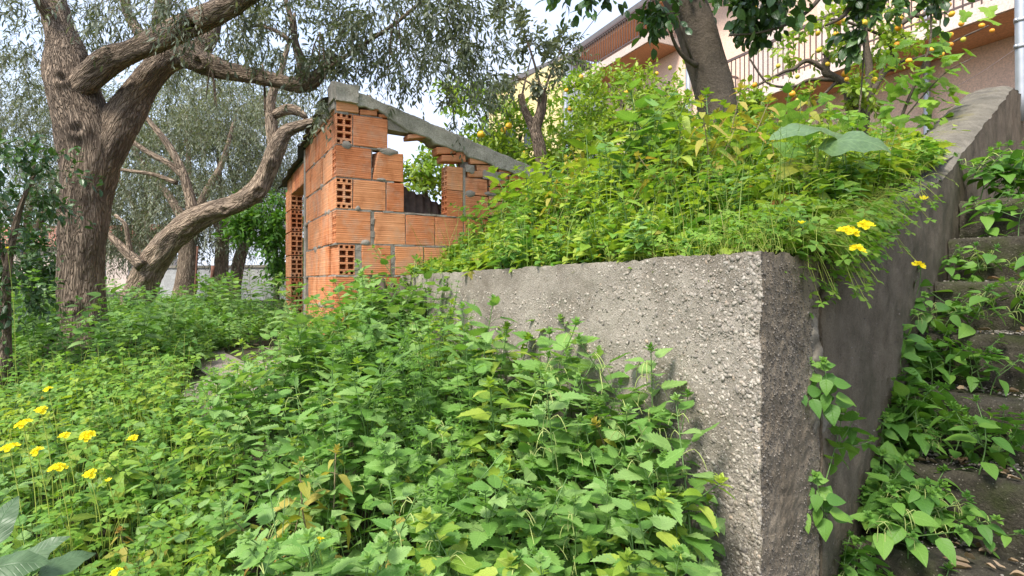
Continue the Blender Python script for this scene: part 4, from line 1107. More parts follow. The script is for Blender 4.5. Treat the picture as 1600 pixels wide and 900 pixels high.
t6 = tree('citrus_tree', P(770, 320, 7.8), 'leafy lime green citrus tree right behind the end of the hut')
g = Geo(); limb(g, [(770, 400, 20), (768, 320, 16), (760, 270, 12), (750, 220, 8), (760, 180, 5)], 7.8, 10, .06, .08, 8, 75); limb(g, [(768, 300, 10), (800, 250, 8), (815, 210, 5)], 7.8, 8, .06, .08, 8, 76)
g.build('trunk', M['citrusbark'], t6, M=under(t6))
g = Geo(); twigs(g, [B(770, 215, 7.8, 55, 42, .6, 1.3), B(745, 180, 7.8, 38, 34, .5, .6), B(815, 225, 7.6, 45, 50, .6, 1.1), B(720, 140, 7.6, 26, 26, .4, .3), B(790, 280, 7.5, 70, 40, .6, 1.2), B(880, 270, 7.2, 60, 50, .6, 1.2)], 105, .085, 9, TM_CITRUS, hang=.15, up=.3, tw=.26, seed=77)
g.build('crown', [M['citrus'], M['citrusbark']], t6, M=under(t6))
fruits(t6, [(795, 197), (787, 204), (820, 240), (752, 210), (845, 265)], 7.4, .045)

t7 = tree('citrus_tree', P(665, 360, 6.6), 'green citrus tree seen through the window opening of the hut')
g = Geo(); limb(g, [(668, 470, 20), (668, 380, 14), (664, 300, 9), (655, 250, 5)], 6.6, 8, .06, .08, 8, 78); g.build('trunk', M['citrusbark'], t7, M=under(t7))
g = Geo(); twigs(g, [B(665, 275, 6.6, 38, 45, .4, 1.1), B(680, 240, 6.7, 22, 22, .3, .3), B(650, 310, 6.6, 30, 30, .4, .5)], 90, .08, 9, TM_CITRUS, hang=.15, up=.3, tw=.24, seed=79)
g.build('crown', [M['citrus'], M['citrusbark']], t7, M=under(t7))

t8 = tree('citrus_tree', P(1355, 330, 5.9), 'gnarled sparse citrus tree hung with yellow fruit before the pink house balcony')
g = Geo()
limb(g, [(1372, 420, 40), (1366, 330, 34), (1350, 260, 28), (1335, 190, 24), (1325, 140, 18), (1305, 122, 14), (1290, 112, 14), (1293, 88, 12), (1288, 82, 9)], 5.6, 14, .04, .09, 8, 81)
for pts in ([(1345, 250, 22), (1352, 170, 15), (1358, 110, 13), (1352, 60, 11), (1350, 10, 9), (1352, -40, 8)], [(1335, 190, 16), (1370, 130, 12), (1385, 108, 14), (1398, 105, 10), (1393, 75, 9), (1388, 55, 8), (1405, 40, 9), (1428, 22, 11), (1448, -5, 9), (1470, -40, 8)],
            [(1293, 112, 9), (1262, 95, 8), (1240, 108, 6), (1225, 112, 5), (1180, 135, 4)], [(1305, 125, 8), (1265, 125, 6), (1240, 135, 5), (1200, 130, 4), (1170, 90, 3)], [(1428, 22, 8), (1440, 25, 9), (1460, 10, 8), (1500, -10, 6)],
            [(1240, 132, 5), (1233, 160, 4), (1239, 200, 4), (1246, 240, 3)], [(1310, 125, 7), (1285, 150, 4), (1268, 168, 4), (1230, 190, 3)], [(1395, 100, 6), (1450, 85, 5), (1500, 60, 4), (1545, 40, 3)], [(1388, 60, 6), (1340, 40, 5), (1300, 30, 4), (1280, 50, 3)], [(1358, 110, 6), (1345, 140, 5), (1340, 160, 4)]):
    limb(g, pts, 5.6, 9, .04, .09, 8, 82)
g.build('trunk', M['greybark'], t8, M=under(t8))
g = Geo(); twigs(g, [B(1250, 65, 5.6, 60, 40, .4, .5), B(1340, 60, 5.6, 60, 50, .4, .4), B(1230, 150, 5.5, 50, 30, .3, .3), B(1430, 70, 5.5, 70, 40, .4, .35), B(1370, 140, 5.5, 50, 40, .3, .5), B(1480, 40, 5.4, 60, 40, .4, .3), B(1300, 170, 5.3, 60, 30, .3, .4), B(1190, 190, 5.6, 35, 35, .3, .6)], 70, .075, 8, TM_CITRUS, hang=.2, up=.2, tw=.22, seed=83, aspect=1.2)
g.build('crown', [M['citrus'], M['citrusbark']], t8, M=under(t8))
fruits(t8, [(1202, 10), (1178, 10), (1218, 30), (1278, 52), (1322, 15), (1309, 37), (1319, 33), (1280, 78), (1322, 96), (1306, 53), (1246, 120), (1216, 103), (1179, 133), (1245, 158), (1238, 147), (1320, 115), (1337, 92), (1323, 124), (1404, 43), (1407, 68), (1402, 70), (1482, 8), (1487, 22), (1485, 55), (1485, 70), (1534, 40), (1550, 48), (1502, 37), (1505, 62), (1455, 78), (1471, 85), (1366, 125), (1406, 28), (1350, 36), (1293, 100), (1420, 95)], 5.35, .028)

# ---- climbing vine with lobed leaves on the bank
def lobed():
    pts = []; n = 30
    for i in range(n + 1):
        a = -math.pi * .92 + i / n * math.pi * 1.84
        r = .42 + .16 * math.cos(a * 2.6) + .05 * math.cos(a * 11)
        pts.append((r * math.sin(a) * .95, .30 + r * math.cos(a), -.10 * r * r + .06 * math.cos(3 * a)))
    V = [(0, .26, .03)] + pts + [(0, 0, 0)]
    F = [[0, i + 2, i + 1] for i in range(n)] + [[0, 1, len(V) - 1], [0, len(V) - 1, n + 1]]
    V = np.array(V); return V, np.array(F, np.int32), np.stack([V[:, 0] / .5, V[:, 1]], 1).astype(np.float32)
TM_LOBED = lobed()
M['vine'] = leaf_mat('vine_leaf', [(.13, .27, .026), (.19, .36, .035), (.28, .44, .05), (.09, .21, .03)], trans=.42, rough=.42, vein=.6)
t9 = tree('climbing_vine', P(1395, 230, 4.6), 'bright lobed vine leaves climbing on dark stems beside the sloping wall top', 'vine')
g = Geo()
vs = [[(1370, 300, 7, 4.4), (1410, 180, 6, 4.4), (1450, 80, 4.5, 4.35), (1455, 20, 3.5, 4.35), (1458, -30, 3, 4.3)], [(1330, 290, 4, 4.4), (1345, 150, 3, 4.4), (1352, 40, 3, 4.4)], [(1400, 200, 3, 4.4), (1470, 120, 3, 4.3), (1520, 90, 2, 4.3)]]
for v_ in vs: limb(g, v_, None, 7, .04, .05, 8, 91)
g.build('stem', M['citrusbark'], t9, M=under(t9))
spots = [(1455, 75), (1480, 60), (1520, 28), (1490, 95), (1495, 85), (1440, 100), (1425, 120), (1465, 65), (1410, 55), (1530, 20), (1400, 80), (1415, 150), (1440, 140), (1470, 130), (1395, 130), (1380, 170), (1430, 175), (1460, 165), (1485, 150), (1400, 190), (1375, 205), (1420, 205), (1450, 195), (1350, 190), (1340, 215), (1365, 225), (1395, 222), (1425, 225), (1440, 215), (1310, 220), (1470, 100), (1500, 110), (1450, 120), (1330, 180), (1290, 160), (1385, 100), (1475, 185), (1460, 210)]
lm = []
for k in range(3):
    gg = Geo(); V = TM_LOBED[0].copy(); V[:, 2] += .05 * np.sin(V[:, 0] * (5 + k) + k); gg.add(V, TM_LOBED[1], 0, TM_LOBED[2]); lm.append(gg.mesh('leaf', M['vine']))
rr = random.Random(5)
for u, v in spots:
    for q in range(2 if v < 110 else 4):
        p = P(u + rr.uniform(-16, 16), v + rr.uniform(-12, 12), 4.35 + rr.uniform(-.2, .25))
        Rm = rot_to(Vector((rr.uniform(-1, 1), rr.uniform(-.6, .2), rr.uniform(-.9, .1))), Vector((rr.uniform(-.5, .5), -.6, 1)))
        s = rr.uniform(.085, .15)
        link('leaf', rr.choice(lm), t9, under(t9) @ (Matrix.Translation(p) @ Rm.to_4x4() @ Matrix.Diagonal((s, s, s, 1))))
# ------------------------------------------------------------------ houses behind
FD = Vector((.4364, -.9, 0)); FN = Vector((-.9, -.4364, 0)); F0 = Vector((2.0, 16.7, 0)) - FN * .9
M['pink'] = rough_mat('pink_render', (.72, .50, .37), (.78, .57, .44), 1.2, 40, .2, .004, stain=(.52, .35, .28), stain_scale=.6, stain_lo=.5, stain_hi=.8)
M['soffit'] = rough_mat('orange_soffit', (.56, .27, .14), (.64, .33, .18), 1.5, 40, .2, .004)
M['slabedge'] = rough_mat('pale_slab_edge', (.52, .42, .36), (.62, .52, .45), 2, 40, .2, .004)
M['yellow'] = rough_mat('yellow_render', (.70, .56, .27), (.76, .63, .33), .8, 30, .2, .004)
M['whiterender'] = rough_mat('grey_white_render', (.48, .48, .47), (.62, .62, .60), .8, 20, .3, .01, stain=(.3, .3, .28), stain_scale=.7)
M['roofgrey'] = plain_mat('grey_roof_edge', (.13, .12, .12), .8)
M['rail'] = plain_mat('dark_rail_paint', (.10, .065, .055), .5)
M['shutter'] = plain_mat('brown_shutter', (.30, .10, .055), .55)
M['greyshut'] = plain_mat('grey_shutter', (.25, .25, .24), .5)
M['glass'] = plain_mat('window_glass', (.03, .035, .04), .08, var=.05)
M['steel'] = plain_mat('galvanised_steel', (.42, .44, .46), .42, .6, var=.12, scale=9)
def fp(q, n, z): return F0 + FD * q + FN * n + ZZ * z
house = empty('pink_house', fp(6, 0, 1.2), 'two storey pink house with long balconies and orange soffits on the hill', 'house')
HI = under(house)
def hbox(name, q0, q1, n0, n1, z0, z1, mat, parent=house, g=None):
    own = g is None
    if own: g = Geo()
    box(g, fp((q0 + q1) / 2, (n0 + n1) / 2, (z0 + z1) / 2), FD * ((q1 - q0) / 2), FN * ((n1 - n0) / 2), ZZ * ((z1 - z0) / 2), random.random())
    if own: return g.build(name, M[mat], parent, smooth=False, M=HI if parent is house else Matrix.Identity(4))
hbox('wall', 0, 15, -7, 0, 0.4, 7.0, 'pink')
hbox('roof', -.5, 15.4, -7.4, .8, 7.003, 7.22, 'roofgrey')
hbox('eave', -.4, 15.3, 0.003, .72, 6.9, 7.0, 'soffit')
for (q0, q1, z0, out_) in ((-.3, 3.4, 5.93, 1.0), (5.2, 14.5, 3.55, 1.0)):
    g = Geo(); hbox('', q0, q1, .003, out_, z0, z0 + .2, 'slabedge', g=g); g.build('balcony_slab', M['slabedge'], house, smooth=False, M=HI)
    hbox('soffit', q0 + .04, q1 - .04, .006, out_ - .04, z0 - .012, z0 - .002, 'soffit')
    g = Geo(); z0 += .2
    hbox('', q0, q1, out_ - .06, out_ - .02, z0 + .78, z0 + .83, 'rail', g=g); hbox('', q0, q1, out_ - .05, out_ - .03, z0 + .08, z0 + .11, 'rail', g=g)
    n = int((q1 - q0) / .11)
    for k in range(n + 1):
        q = q0 + .01 + k * .11; hbox('', q - .008, q + .008, out_ - .05, out_ - .034, z0, z0 + .78, 'rail', g=g)
    for e in (q0, q1):
        hbox('', e - .012, e + .012, .02, out_ - .02, z0 + .78, z0 + .83, 'rail', g=g)
        for k in range(8): hbox('', e - .008, e + .008, .1 + k * .11, .116 + k * .11, z0, z0 + .78, 'rail', g=g)
    tag(g.build('balcony_railing', M['rail'], house, smooth=False, M=HI), kind='stuff')
def window(q0, q1, z0, z1, mat, nm='shutter'):
    f = hbox('window', q0 - .08, q1 + .08, .003, .05, z0 - .08, z1 + .08, 'slabedge')
    w = (q1 - q0) / 2
    for k in range(2):
        g = Geo()
        a, b = q0 + k * w + .01, q0 + (k + 1) * w - .01
        hbox('', a, a + .06, .052, .10, z0, z1, mat, g=g); hbox('', b - .06, b, .052, .10, z0, z1, mat, g=g)
        hbox('', a + .06, b - .06, .052, .10, z0, z0 + .08, mat, g=g); hbox('', a + .06, b - .06, .052, .10, z1 - .08, z1, mat, g=g)
        n = int((z1 - z0 - .16) / .08)
        for i in range(n): hbox('', a + .06, b - .06, .06, .085, z0 + .085 + i * .08, z0 + .145 + i * .08, mat, g=g)
        o = g.build(nm, M[mat], f, smooth=False, M=HI)
window(.35, 1.35, 6.14, 6.75, 'shutter'); window(2.0, 2.6, 6.14, 6.75, 'shutter')
window(7.2, 8.0, 3.78, 5.9, 'greyshut'); window(5.6, 6.4, 3.78, 5.9, 'soffit'); window(9.4, 10.2, 3.78, 5.9, 'greyshut'); window(11.3, 12.2, 3.78, 5.9, 'shutter')
hbox('pilaster', 12.1, 12.28, .003, .15, .5, 3.54, 'slabedge')
for q, n, z0, z1, r in ((3.75, .10, .5, 6.9, .075), (9.05, .10, .5, 6.9, .05)):
    g = Geo(); a, b = fp(q, n, z0), fp(q, n, z1); tube(g, [(*a, r), (*((a + b) / 2), r), (*b, r)], 12, .6, 0)
    g.build('drainpipe', M['steel'], house, M=HI)

yb = empty('yellow_building', P(830, 330, 25), 'pale yellow house with a sloping roof edge behind the pruned citrus', 'house')
g = Geo()
a, b = P(764, 150, 27), P(878, 92, 24); base = -1.0
n_ = Vector((b.y - a.y, -(b.x - a.x), 0)).normalized() * 6; n_ = -n_ if n_.y < 0 else n_
def prism(g, pts, off):
    V = [p[:] for p in pts] + [(p + off)[:] for p in pts]; k = len(pts)
    F4 = np.array([[i, (i + 1) % k, (i + 1) % k + k, i + k] for i in range(k)])
    g.add(V, [F4, np.array([list(range(k))[::-1]]), np.array([list(range(k, 2 * k))])])
prism(g, [Vector((a.x, a.y, base)), Vector((b.x, b.y, base)), b, a], n_)
g.build('wall', M['yellow'], yb, smooth=False, M=under(yb))
g = Geo(); prism(g, [a + Vector((-.3, -.1, .02)), b + Vector((.3, -.1, .02)), b + Vector((.3, -.1, .25)), a + Vector((-.3, -.1, .25))], n_); g.build('roof', M['roofgrey'], yb, smooth=False, M=under(yb))
g = Geo(); c = P(905, 112, 24.5); prism(g, [Vector((b.x + .02, b.y + .05, base)), Vector((c.x, c.y, base)), c, Vector((b.x + .02, b.y + .05, b.z - .02))], n_ * .8); g.build('side_wing', M['whiterender'], yb, smooth=False, M=under(yb))
g = Geo(); pa, pb = P(884, 95, 23.6), P(884, 330, 23.6); tube(g, [(*pa, .1), (*((pa + pb) / 2), .1), (*pb, .1)], 8, 1, 0); g.build('drainpipe', M['steel'], yb, M=under(yb))
g = Geo()
for q in (.3, .62):
    p = a.lerp(b, q); box(g, Vector((p.x, p.y, p.z - 2.6)) - n_.normalized() * .03, (b - a).normalized() * .45, n_.normalized() * .03, ZZ * .6, .3)
g.build('window', M['glass'], yb, smooth=False, M=under(yb))

g = Geo(); a, b = P(700, 262, 21), P(960, -10, 17); V = []
for k in range(25):
    t = k / 24; p = a.lerp(b, t) - ZZ * .5 * math.sin(math.pi * t); V.append((*p, .012))
tube(g, V, 6, .5, 0)
o = g.build('overhead_cable', M['rail']); tag(o, 'thin dark cable running up to the pink house', 'cable')

ww = empty('white_wall', P(410, 470, 16.5), 'long white garden wall far behind the olive trunks', 'wall')
g = Geo(); a, b = P(250, 470, 17.5), P(640, 470, 15.5); nn_ = Vector((0, .25, 0))
prism(g, [Vector((a.x, a.y, -.9)), Vector((b.x, b.y, -.9)), Vector((b.x, b.y, .42)), Vector((a.x, a.y, .42))], nn_); g.build('wall_body', M['whiterender'], ww, smooth=False, M=under(ww))
g = Geo(); prism(g, [Vector((a.x, a.y - .04, .424)), Vector((b.x, b.y - .04, .424)), Vector((b.x, b.y - .04, .5)), Vector((a.x, a.y - .04, .5))], nn_ * 1.3); g.build('coping', M['beam'], ww, smooth=False, M=under(ww))
fh = empty('far_house', P(60, 440, 34), 'pale far house glimpsed between the trees at the left', 'house')
g = Geo(); a, b = P(-60, 440, 36), P(200, 440, 34); prism(g, [Vector((a.x, a.y, -1.5)), Vector((b.x, b.y, -1.5)), Vector((b.x, b.y, 2.2)), Vector((a.x, a.y, 2.2))], Vector((0, 5, 0))); g.build('wall', M['slabedge'], fh, smooth=False, M=under(fh))
g = Geo(); prism(g, [Vector((a.x - .4, a.y - .4, 2.2)), Vector((b.x + .4, b.y - .4, 2.2)), Vector((b.x + .4, b.y + 2.6, 3.8)), Vector((a.x - .4, a.y + 2.6, 3.8))], Vector((0, 3, -.4))); g.build('roof', M['shutter'], fh, smooth=False, M=under(fh))
g = Geo()
for q in (.3, .6, .85):
    p = a.lerp(b, q); box(g, Vector((p.x, p.y - .02, .6)), Vector((.5, 0, 0)), Vector((0, .03, 0)), ZZ * .7, .3)
g.build('window', M['glass'], fh, smooth=False, M=under(fh))

for (u, v0, v1, Y, r, lab) in ((331, 415, 490, 10.5, .035, 'rusty brown iron post leaning among the olive trunks'), (307, 385, 480, 11.5, .02, 'thin dark post in front of the white wall')):
    g = Geo(); a, b = P(u - 4, v1, Y), P(u + 2, v0, Y); tube(g, [(*a, r), (*a.lerp(b, .5), r), (*b, r)], 8, .2, .03)
    tag(g.build('fence_post', plain_mat('rust', (.16, .07, .045), .9, var=.4, bump=.4)), lab, 'post')

pole = empty('steel_pole', P(1596, 160, 5.3), 'grey galvanised pole standing behind the top of the sloping wall', 'pole')
g = Geo(); a, b = P(1596, 190, 5.3), P(1594, -120, 5.3); tube(g, [(*a, .046), (*a.lerp(b, .5), .046), (*b, .046)], 20, .3, 0); g.build('shaft', M['steel'], pole, M=under(pole))
for v in (32, 73):
    g = Geo(); p = P(1595, v, 5.3); tube(g, [(*(p - ZZ * .02), .052), (*p, .053), (*(p + ZZ * .02), .052)], 20, .02, 0); box(g, p + Vector((-.055, -.01, 0)), Vector((.012, 0, 0)), Vector((0, .012, 0)), ZZ * .015)
    g.build('clamp', M['steel'], pole, M=under(pole))
g = Geo(); a, b = P(1592, 73, 5.3), P(1440, 160, 5.0); tube(g, [(*a, .003), (*(a.lerp(b, .5) - ZZ * .04), .003), (*b, .003)], 5, .1, 0); tag(g.build('tie_wire', M['rail']), 'thin wire tied from the steel pole into the vine', 'wire')
# ------------------------------------------------------------------ weeds
M['nettle'] = leaf_mat('nettle_leaf', [(.105, .235, .042), (.150, .300, .058), (.200, .355, .084), (.260, .400, .13), (.125, .265, .050)], trans=.36, rough=.5, vein=.7, nv=8, spec=.4, veinc=1.4)
M['mercury'] = leaf_mat('light_weed_leaf', [(.155, .270, .030), (.22, .35, .040), (.30, .42, .055), (.38, .46, .08), (.18, .29, .036)], trans=.4, rough=.5, vein=.6, nv=6)
M['cleaver'] = leaf_mat('cleavers_leaf', [(.100, .230, .030), (.145, .290, .042)], trans=.4, rough=.5, vein=.4)
M['pellit'] = leaf_mat('stair_weed_leaf', [(.085, .210, .038), (.125, .275, .046), (.18, .34, .055)], trans=.35, rough=.5, vein=.6, nv=6)
M['yellowing'] = leaf_mat('yellowing_leaf', [(.36, .33, .06), (.48, .40, .10), (.30, .33, .05), (.42, .25, .07)], trans=.4, rough=.6, vein=.5)
M['clover'] = leaf_mat('clover_leaf', [(.130, .28, .036), (.19, .35, .046), (.28, .42, .06)], trans=.42, rough=.5, vein=.2)
M['clstalk'] = plain_mat('clover_stalk', (.32, .38, .06), .6, var=.2)
M['petal'] = leaf_mat('yellow_petal', [(.90, .74, .012), (.95, .80, .02), (.88, .70, .012)], trans=.3, rough=.6, vein=.1)
M['grass'] = leaf_mat('grass_blade', [(.13, .23, .035), (.19, .29, .05), (.32, .33, .10)], trans=.35, rough=.5, vein=.1)
M['bigleaf'] = leaf_mat('large_blue_green_leaf', [(.17, .27, .11), (.13, .225, .08)], trans=.25, rough=.38, vein=.7, nv=9, veinc=1.5)
M['dock'] = leaf_mat('dock_leaf', [(.075, .13, .06), (.09, .15, .07)], trans=.25, rough=.4, vein=.7, nv=9)
M['biggreen'] = leaf_mat('large_green_leaf', [(.10, .22, .03), (.14, .27, .035)], trans=.4, rough=.4, vein=.7, nv=9, veinc=1.5)
M['bigyellow'] = leaf_mat('large_yellowing_leaf', [(.22, .26, .03), (.28, .29, .04)], trans=.4, rough=.5, vein=.6, nv=9)
M['bigrust'] = leaf_mat('large_rusty_leaf', [(.36, .15, .04), (.30, .16, .05)], trans=.3, rough=.7, vein=.6, nv=9)
M['dry'] = leaf_mat('dry_leaf', [(.30, .21, .13), (.40, .30, .20), (.24, .15, .09)], trans=.1, rough=.8, vein=.5)

def ser(n, w, teeth, fn, **k):
    return leaf_tm([(i / (n - 1), max(fn(i / (n - 1)) * w, .001)) for i in range(n)], teeth=teeth, **k)
def leafmeshes(name, mat, tms):
    o = []
    for tmx in tms:
        g = Geo(); g.add(tmx[0], tmx[1], 0, tmx[2]); o.append(g.mesh(name, mat))
    return o
def wavy(tm, a, k, s):
    V = tm[0].copy(); V[:, 2] += a * np.sin(V[:, 1] * k + s) * (.3 + np.abs(V[:, 0]) * 4); V[:, 0] += a * .6 * np.sin(V[:, 1] * 3 + s); return V, tm[1], tm[2]
LM_N = leafmeshes('leaf', M['nettle'], [wavy(ser(17, w, .24, ovate, fold=f, droop=d, seed=s), .015, 8, s) for w, f, d, s in ((1.15, .20, .10, 1), (1.05, .25, .2, 2), (1.22, .14, .15, 3), (.98, .22, .28, 4), (1.12, .1, .05, 5), (.95, .28, .18, 6))])
LM_M = leafmeshes('leaf', M['mercury'], [wavy(ser(11, w, .12, ovate, fold=f, droop=d, seed=s), .02, 7, s) for w, f, d, s in ((.72, .3, .25, 1), (.62, .35, .45, 2), (.8, .2, .2, 3), (.7, .2, .6, 4))])
LM_P = leafmeshes('leaf', M['pellit'], [wavy(ser(9, w, .0, ovate, fold=f, droop=d, seed=s), .02, 6, s) for w, f, d, s in ((.95, .2, .2, 1), (.85, .3, .4, 2), (1.05, .15, .3, 3))])
LM_Y = leafmeshes('leaf', M['yellowing'], [wavy(ser(9, w, .1, ovate, fold=f, droop=d, seed=s), .03, 6, s) for w, f, d, s in ((.75, .2, .4, 1), (.65, .3, .7, 2))])

def mk_proto(h, lms, lsize, mstem, nsp, first, rs, per_node=2, droop=.15, tass=0, top=True, lean=.06, petiole=.25, tipmat=None, sr=.0022, branch=0):
    """returns the parts of one weed: list of (name, mesh, matrix)"""
    r = random.Random(rs); parts = []; gs = Geo(); stems = [[(0, 0, -.12, sr * 1.2), (r.uniform(-lean, lean) * .4, r.uniform(-lean, lean) * .4, h * .5, sr), (r.uniform(-lean, lean), r.uniform(-lean, lean), h, sr * .6)]]
    for b in range(branch):
        s0 = stems[0][1]; a = r.uniform(0, 6.28); q = r.uniform(.10, .16)
        stems.append([(s0[0], s0[1], s0[2] * .8, sr), (s0[0] + q * .6 * math.cos(a), s0[1] + q * .6 * math.sin(a), h * .62, sr * .8), (s0[0] + q * math.cos(a), s0[1] + q * math.sin(a), h * r.uniform(.78, .93), sr * .6)])
    tips = Geo(); tg = Geo(); anyt = False
    for si, S in enumerate(stems):
        tube(gs, S, 5, .06, 0, cap=False)
        C = catmull(S, .004); L = len(C)
        z = max(first * h, S[0][2] + .04) if si == 0 else S[0][2] + .05
        k = r.random() * 6.28; zt = S[-1][2]
        while z < zt - .012:
            i = int(np.argmin(np.abs(C[:, 2] - z))); p = Vector(C[i, :3]); f = (z - first * h) / max(.01, zt - first * h)
            sz = lsize * (.78 + .5 * math.sin(math.pi * min(1, f * .9 + .12))) * (1 if f < .8 else 1 - (f - .8) * 2.2)
            for q in range(per_node):
                a = k + q * 2 * math.pi / per_node + r.uniform(-.25, .25)
                el = .15 + .35 * f - droop + r.uniform(-.22, .22)
                d = Vector((math.cos(a) * math.cos(el), math.sin(a) * math.cos(el), math.sin(el)))
                pl = sz * petiole * r.uniform(.8, 1.3); b = p + d * pl + ZZ * pl * .25
                tube(gs, [(*p, .0009), (*((p + b) / 2 + ZZ * pl * .08), .0008), (*b, .0007)], 3, .03, 0, cap=False)
                up = ZZ + Vector((r.uniform(-.35, .35), r.uniform(-.35, .35), 0))
                d2 = (d + Vector((r.uniform(-.2, .2), r.uniform(-.2, .2), r.uniform(-.25, .05)))).normalized()
                s = sz * r.uniform(.85, 1.15)
                parts.append(('leaf', r.choice(lms), Matrix.Translation(b) @ rot_to(d2, up).to_4x4() @ Matrix.Diagonal((s, s, s, 1))))
            if tass and f > .35 and f < .95:
                for q in range(r.randint(1, 3) * tass):
                    a = r.uniform(0, 6.28); ln = r.uniform(.025, .055); dx = Vector((math.cos(a), math.sin(a), 0))
                    tube(tg, [(*p, .0010), (*(p + dx * ln * .6 + ZZ * ln * .35), .0012), (*(p + dx * ln * 1.0 - ZZ * ln * .15), .0012), (*(p + dx * ln * 1.15 - ZZ * ln * .6), .0008)], 4, .02, 0, cap=False); anyt = True
            k += math.pi / per_node if per_node > 1 else 2.4
            z += nsp * (1.15 - .55 * f) * r.uniform(.85, 1.15)
        if top:
            e = Vector(S[-1][:3]); K = 9; A = []; T = []
            for q in range(K):
                a = q * 2.4; el = .25 + q * .12; d = Vector((math.cos(a) * math.cos(el), math.sin(a) * math.cos(el), math.sin(el)))
                s = lsize * (.42 - .028 * q); A.append(np.array(rot_to(d)) * s); T.append((e + ZZ * (.002 * q - .006))[:])
            tips.scatter(TM_OVATE[0], np.array(A), np.array(T), np.full(K, .0))
    parts.append(('stem', gs.mesh('stem', mstem), Matrix.Identity(4)))
    if top: parts.append(('shoot_tips' if len(stems) > 1 else 'shoot_tip', tips.mesh('shoot_tip', tipmat), Matrix.Identity(4)))
    if anyt: parts.append(('flower_tassels', tg.mesh('flower_tassels', M['tassel']), Matrix.Identity(4)))
    return parts
def plant(proto, name, loc, rz, sc, label, cat, group=None, tilt=(0, 0)):
    o = empty(name, loc, label, cat, group)
    o.rotation_euler = (tilt[0], tilt[1], rz); o.scale = (sc, sc, sc)
    for nm, me, mx in proto:
        c = link(nm, me, o, mx)
        if nm in ('flower_tassels', 'shoot_tips'): c['kind'] = 'stuff'
    return o
PN = [mk_proto(.62, LM_N, .076, M['stem'], .056, .36, s, droop=.02, tass=(s % 3 == 0), tipmat=M['nettle'], petiole=.35, lean=.13, branch=1 + (s % 2)) for s in range(9)]
PS = [mk_proto(.62, LM_N, .062, M['stem'], .052, .36, 100 + s, droop=.0, tass=(s % 4 == 0), tipmat=M['nettle'], lean=.16, branch=2, petiole=.4) for s in range(7)]
PM = [mk_proto(.42, LM_M, .072, M['stem'], .042, .10, 20 + s, droop=.2, tass=0, tipmat=M['mercury'], lean=.06, branch=1) for s in range(7)]
PP = [mk_proto(.24, LM_P, .070, M['stem'], .030, .08, 40 + s, per_node=1 + s % 2, droop=.3, tass=(s == 2) * 1, tipmat=M['pellit'], lean=.09, branch=2) for s in range(5)]
PY = [mk_proto(.40, LM_Y, .06, M['drystem'], .05, .2, 60 + s, droop=.5, tipmat=M['yellowing'], lean=.08, branch=1) for s in range(3)]
# cleavers: whorls of narrow leaves
def whorl_proto(h, rs):
    r = random.Random(rs); parts = []; g = Geo()
    tmn = leaf_tm(prof(4, lambda t: .13 * math.sin(math.pi * t ** .6) ** .7), fold=.2, droop=.15)
    wms = []
    for q in range(3):
        gg = Geo(); K = 7; A = []; T = []
        for k in range(K):
            a = k / K * 6.283 + r.uniform(-.1, .1); el = .25 + r.uniform(-.2, .2); d = Vector((math.cos(a) * math.cos(el), math.sin(a) * math.cos(el), math.sin(el)))
            A.append(np.array(rot_to(d)) * .034); T.append((0, 0, 0))
        gg.scatter(tmn, np.array(A), np.array(T), np.full(K, 0.)); wms.append(gg.mesh('leaf_whorl', M['cleaver']))
    for s in range(3):
        a = r.uniform(0, 6.28); q = r.uniform(.02, .1)
        S = [(0, 0, -.1, .0014), (q * .6 * math.cos(a), q * .6 * math.sin(a), h * .5, .0013), (q * math.cos(a), q * math.sin(a), h * r.uniform(.8, 1), .001)]
        tube(g, S, 4, .06, 0, cap=False); C = catmull(S, .004); z = h * .3
        while z < S[-1][2] + .001:
            i = int(np.argmin(np.abs(C[:, 2] - z))); f = z / h
            k = (1.15 - .5 * f) * r.uniform(.85, 1.1)
            parts.append(('leaf_whorl', r.choice(wms), Matrix.Translation(Vector(C[i, :3])) @ Matrix.Rotation(r.uniform(0, 6), 4, 'Z') @ Matrix.Rotation(r.uniform(-.3, .3), 4, 'X') @ Matrix.Diagonal((k, k, k, 1))))
            z += .036 * (1.2 - .6 * f)
    parts.append(('stem', g.mesh('stem', M['stem']), Matrix.Identity(4)))
    return parts
PC = [whorl_proto(.6, 70 + s) for s in range(3)]

rp = random.Random(12)
def uof(x, y): return 800 + 866 * x / y
def wall_front(x, y): return -((x - WB.x) * RD.x + (y - WB.y) * RD.y)     # metres in front of the wall's face
PATHC = P(392, 575, 3.75)
def allowed(x, y):
    if wall_front(x, y) < .03: return False
    q = Vector((x, y, 0)) - HB
    if q.dot(NR) < .07 and q.dot(NL) < .07: return False
    if ((x - PATHC.x + .4 * (y - PATHC.y) * .3) / .34) ** 2 + ((y - PATHC.y) / .75) ** 2 < 1: return False
    if (Vector((x, y)) - Vector(P(130, 560, 4.6).xy)).length < .42: return False
    return True
pts = []
def poisson(n, xr, yr, md, ok):
    c = 0
    while c < n * 40 and len(pts) < 4000 and n > 0:
        c += 1
        y = rp.uniform(*yr); x = rp.uniform(*xr)
        if not ok(x, y): continue
        m_ = md(x, y)
        if any((x - a) ** 2 + (y - b) ** 2 < m_ * m_ for a, b, _ in pts[-420:]): continue
        pts.append((x, y, 0)); n -= 1
def infront(x, y):
    u = uof(x, y); return -40 < u < (1050 if y < 1.6 else 1085 if y < 1.75 else 1110) and allowed(x, y)
def height(x, y):
    u = uof(x, y)
    h = .36 + .26 * float(sstep(260, 520, u))
    wf = wall_front(x, y)
    if u > 620: h *= 1 + .20 * float(sstep(.9, .25, wf)) * float(sstep(1.5, 2.0, y))
    if y > 2.9: h -= .17 * float(sstep(560, 470, u)) * float(sstep(2.9, 3.4, y))
    h *= 1 + .12 * noise.noise(Vector((x * 3, y * 3, 0)))
    return h
